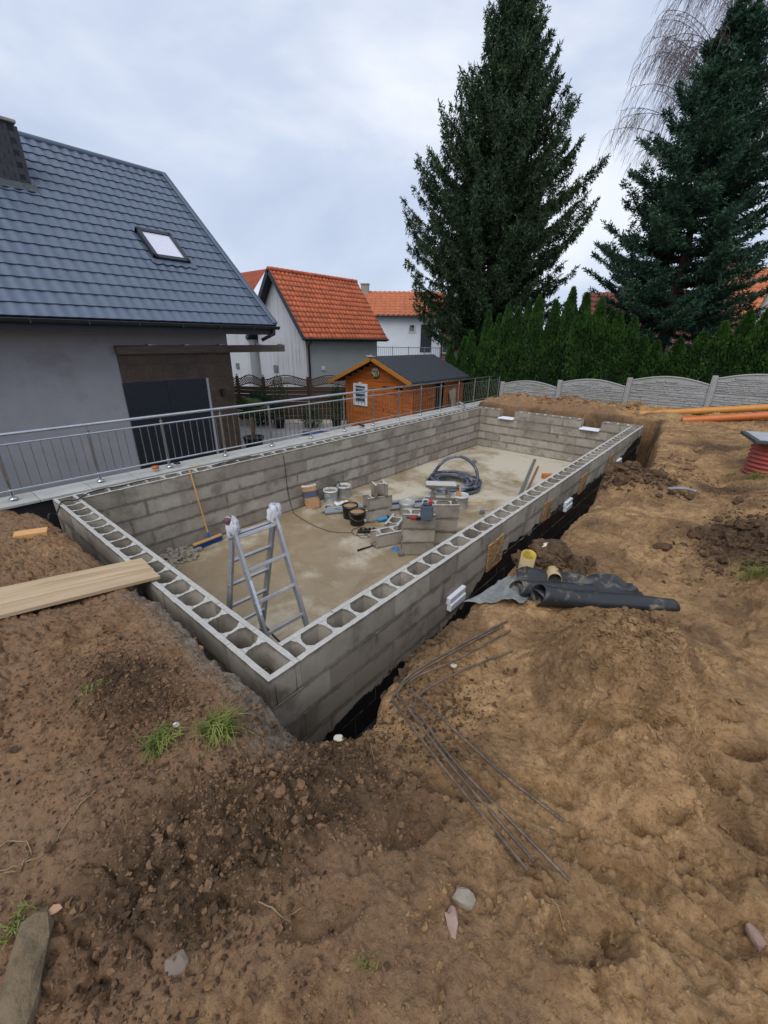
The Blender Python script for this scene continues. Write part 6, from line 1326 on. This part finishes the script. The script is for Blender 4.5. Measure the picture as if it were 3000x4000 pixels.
scatter('sand_crumbs', 'pale sand crumbs over the heap and the right-hand ground', 20000, [(1.62, 1.35, .24, .3, 3.2), (1.85, .8, .2, .22, 1.6), (1.3, .3, .5, .5, 1.6), (1.4, 3.6, .5, .9, 1.2), (1.6, 8, .6, 1.6, .7), (1.8, -.2, .4, .4, .8)],   .0026, .013, SS_, 35, rough=.42)
for k, (cx, cy, sx, sy, n, r0, r1, mt, lb) in enumerate(((.82, 2.42, .13, .13, 150, .028, .085, SH_, 'big dark clods heaped round the cardboard tubes'), (.95, 5.35, .3, .25, 110, .022, .085, SH_, 'big clods on the spoil beside the far trench'), (2.1, 3.95, .2, .45, 120, .018, .07, SH_, 'dark clods on the bank at the right edge'), (.52, .9, .05, .22, 60, .012, .034, SH_, 'clods along the trench edge beside the rebar'), (.75, -.5, .14, .4, 55, .008, .018, SB_, 'clods in the dark furrow in front of the near corner'), (1.65, 1.3, .17, .2, 230, .007, .024, SS_, 'pale lumps on top of the sand heap'), (-2.6, 12.6, 1.1, .25, 150, .02, .07, SB_, 'brown clods on the heaps before the concrete fence'), (1.2, 6.9, .3, .8, 80, .02, .07, SB_, 'clods on the far side of the widened trench'))):
    scatter('soil_clods', lb, n, [(cx, cy, sx, sy, 1)], r0, r1, mt, 50+k*3, lod=1, pw=2.0, rough=.3)
GRS = leaf_mat('grass_blades', '4a5a24', '6f7c36', '9a9a55', .6, 9.)
def tuft(label, px_, n, L, spread, seed, pos=None):
    P = pos if pos is not None else gp(*px_); r = np.random.default_rng(seed); Q = []
    for k in range(n):
        b = np.array([r.normal()*spread, r.normal()*spread, 0]); b[2] = Hs(P[0]+b[0], P[1]+b[1])-P[2]-.005; a = r.uniform(0, 6.28); out = r.uniform(.2, 1.0); l = L*r.uniform(.5, 1.2); d0 = np.array([math.cos(a)*out*.5, math.sin(a)*out*.5, 1.]); d1 = np.array([math.cos(a)*out*1.5, math.sin(a)*out*1.5, .35-.5*out]); sd_ = np.array([-math.sin(a), math.cos(a), 0])*.002
        p1, p2, p3 = b+d0*l*.45, b+d0*l*.45+d1*l*.3, b+d0*l*.45+d1*l*.55+np.array([0, 0, -.1*l*out]); Q += [[b-sd_, b+sd_, p1+sd_, p1-sd_], [p1-sd_, p1+sd_, p2+sd_*.7, p2-sd_*.7], [p2-sd_*.7, p2+sd_*.7, p3+sd_*.1, p3-sd_*.1]]
    return tag(mk('grass_tuft', quads_mesh('grass_tuft', np.array(Q)), GRS, None, tuple(P)), label, 'grass')
tuft('largest grass tuft on the bank before the near pool corner', (478, 1580), 190, .14, .035, 1); tuft('yellowing grass tuft left of the largest one', (352, 1610), 150, .11, .03, 2); tuft('thin grass tuft on the brown heap at the left', (195, 1492), 40, .06, .03, 3)
tuft('grass tuft on the dark bank at the right edge', None, 130, .17, .06, 4, np.array([2.24, 3.12, Hs(2.24, 3.12)])); tuft('grass tuft in front of the red chamber', None, 150, .16, .05, 5, np.array([2.2, 6.95, Hs(2.2, 6.95)])); tuft('small grass tuft left of the red chamber', None, 60, .14, .05, 6, np.array([1.93, 7.25, Hs(1.93, 7.25)]))
tuft('sparse weeds in the bottom left corner', (40, 2010), 60, .06, .03, 7); tuft('tiny sprout on the soil at bottom centre', (790, 2085), 22, .035, .015, 8)
STRAW = pm('dry_straw', '7d6b4c', '8f7c59', 9, .9, 0)
for k, (q, lb) in enumerate(((((2, 1885), (40, 1875), (95, 1850), (140, 1790), (185, 1735), (215, 1708)), 'long dry plant stem on the soil at the left edge'), (((0, 1835), (25, 1822), (60, 1820), (70, 1850), (45, 1880), (5, 1895)), 'looped dry stem at the left edge'), (((745, 1572), (780, 1566), (800, 1605), (812, 1660)), 'pale root hanging from the trench edge at centre'), (((560, 1955), (610, 1985), (660, 1962)), 'thin root across the dark furrow'), (((1190, 1945), (1215, 2000), (1232, 2040)), 'thin straw on the soil right of the stones'))):
    pts = [gp(*x) for x in q]; sm = []
    for i in range(len(pts)-1):
        for j in range(5): p = pts[i]+(pts[i+1]-pts[i])*j/5; p[2] = Hs(p[0], p[1])+.006; sm.append(tuple(p))
    m = MB(); m.tube(sm, .0028, 5); tag(mk('dry_stem', m, STRAW), lb, 'stem')
P = gp(120, 1968); m = MB(); m.add([(-.022, 0, .004), (-.008, .014, .008), (.012, .012, .006), (.024, 0, .002), (.012, -.012, .007), (-.008, -.014, .004)], [(0, 1, 2, 3, 4, 5)]); tag(mk('fallen_leaf', m, pm('dry_leaf', '96705a', 'a88068', 30, .8, .2), None, (P[0], P[1], P[2]+.006), (.1, -.1, .9)), 'single pinkish brown leaf on the soil at lower left', 'leaf')
P = gp(*[q/1.80832 for q in zm(1090, 452)]); m = MB(); m.tube([(-.16, 0, .03), (-.05, .01, .045), (.06, 0, .05), (.16, -.02, .03)], .02, 8); tag(mk('pipe_offcut', m, GPIPE, None, tuple(P), (0, 0, .5)), 'short pale pipe offcut on the soil beyond the spoil heap', 'pipe')
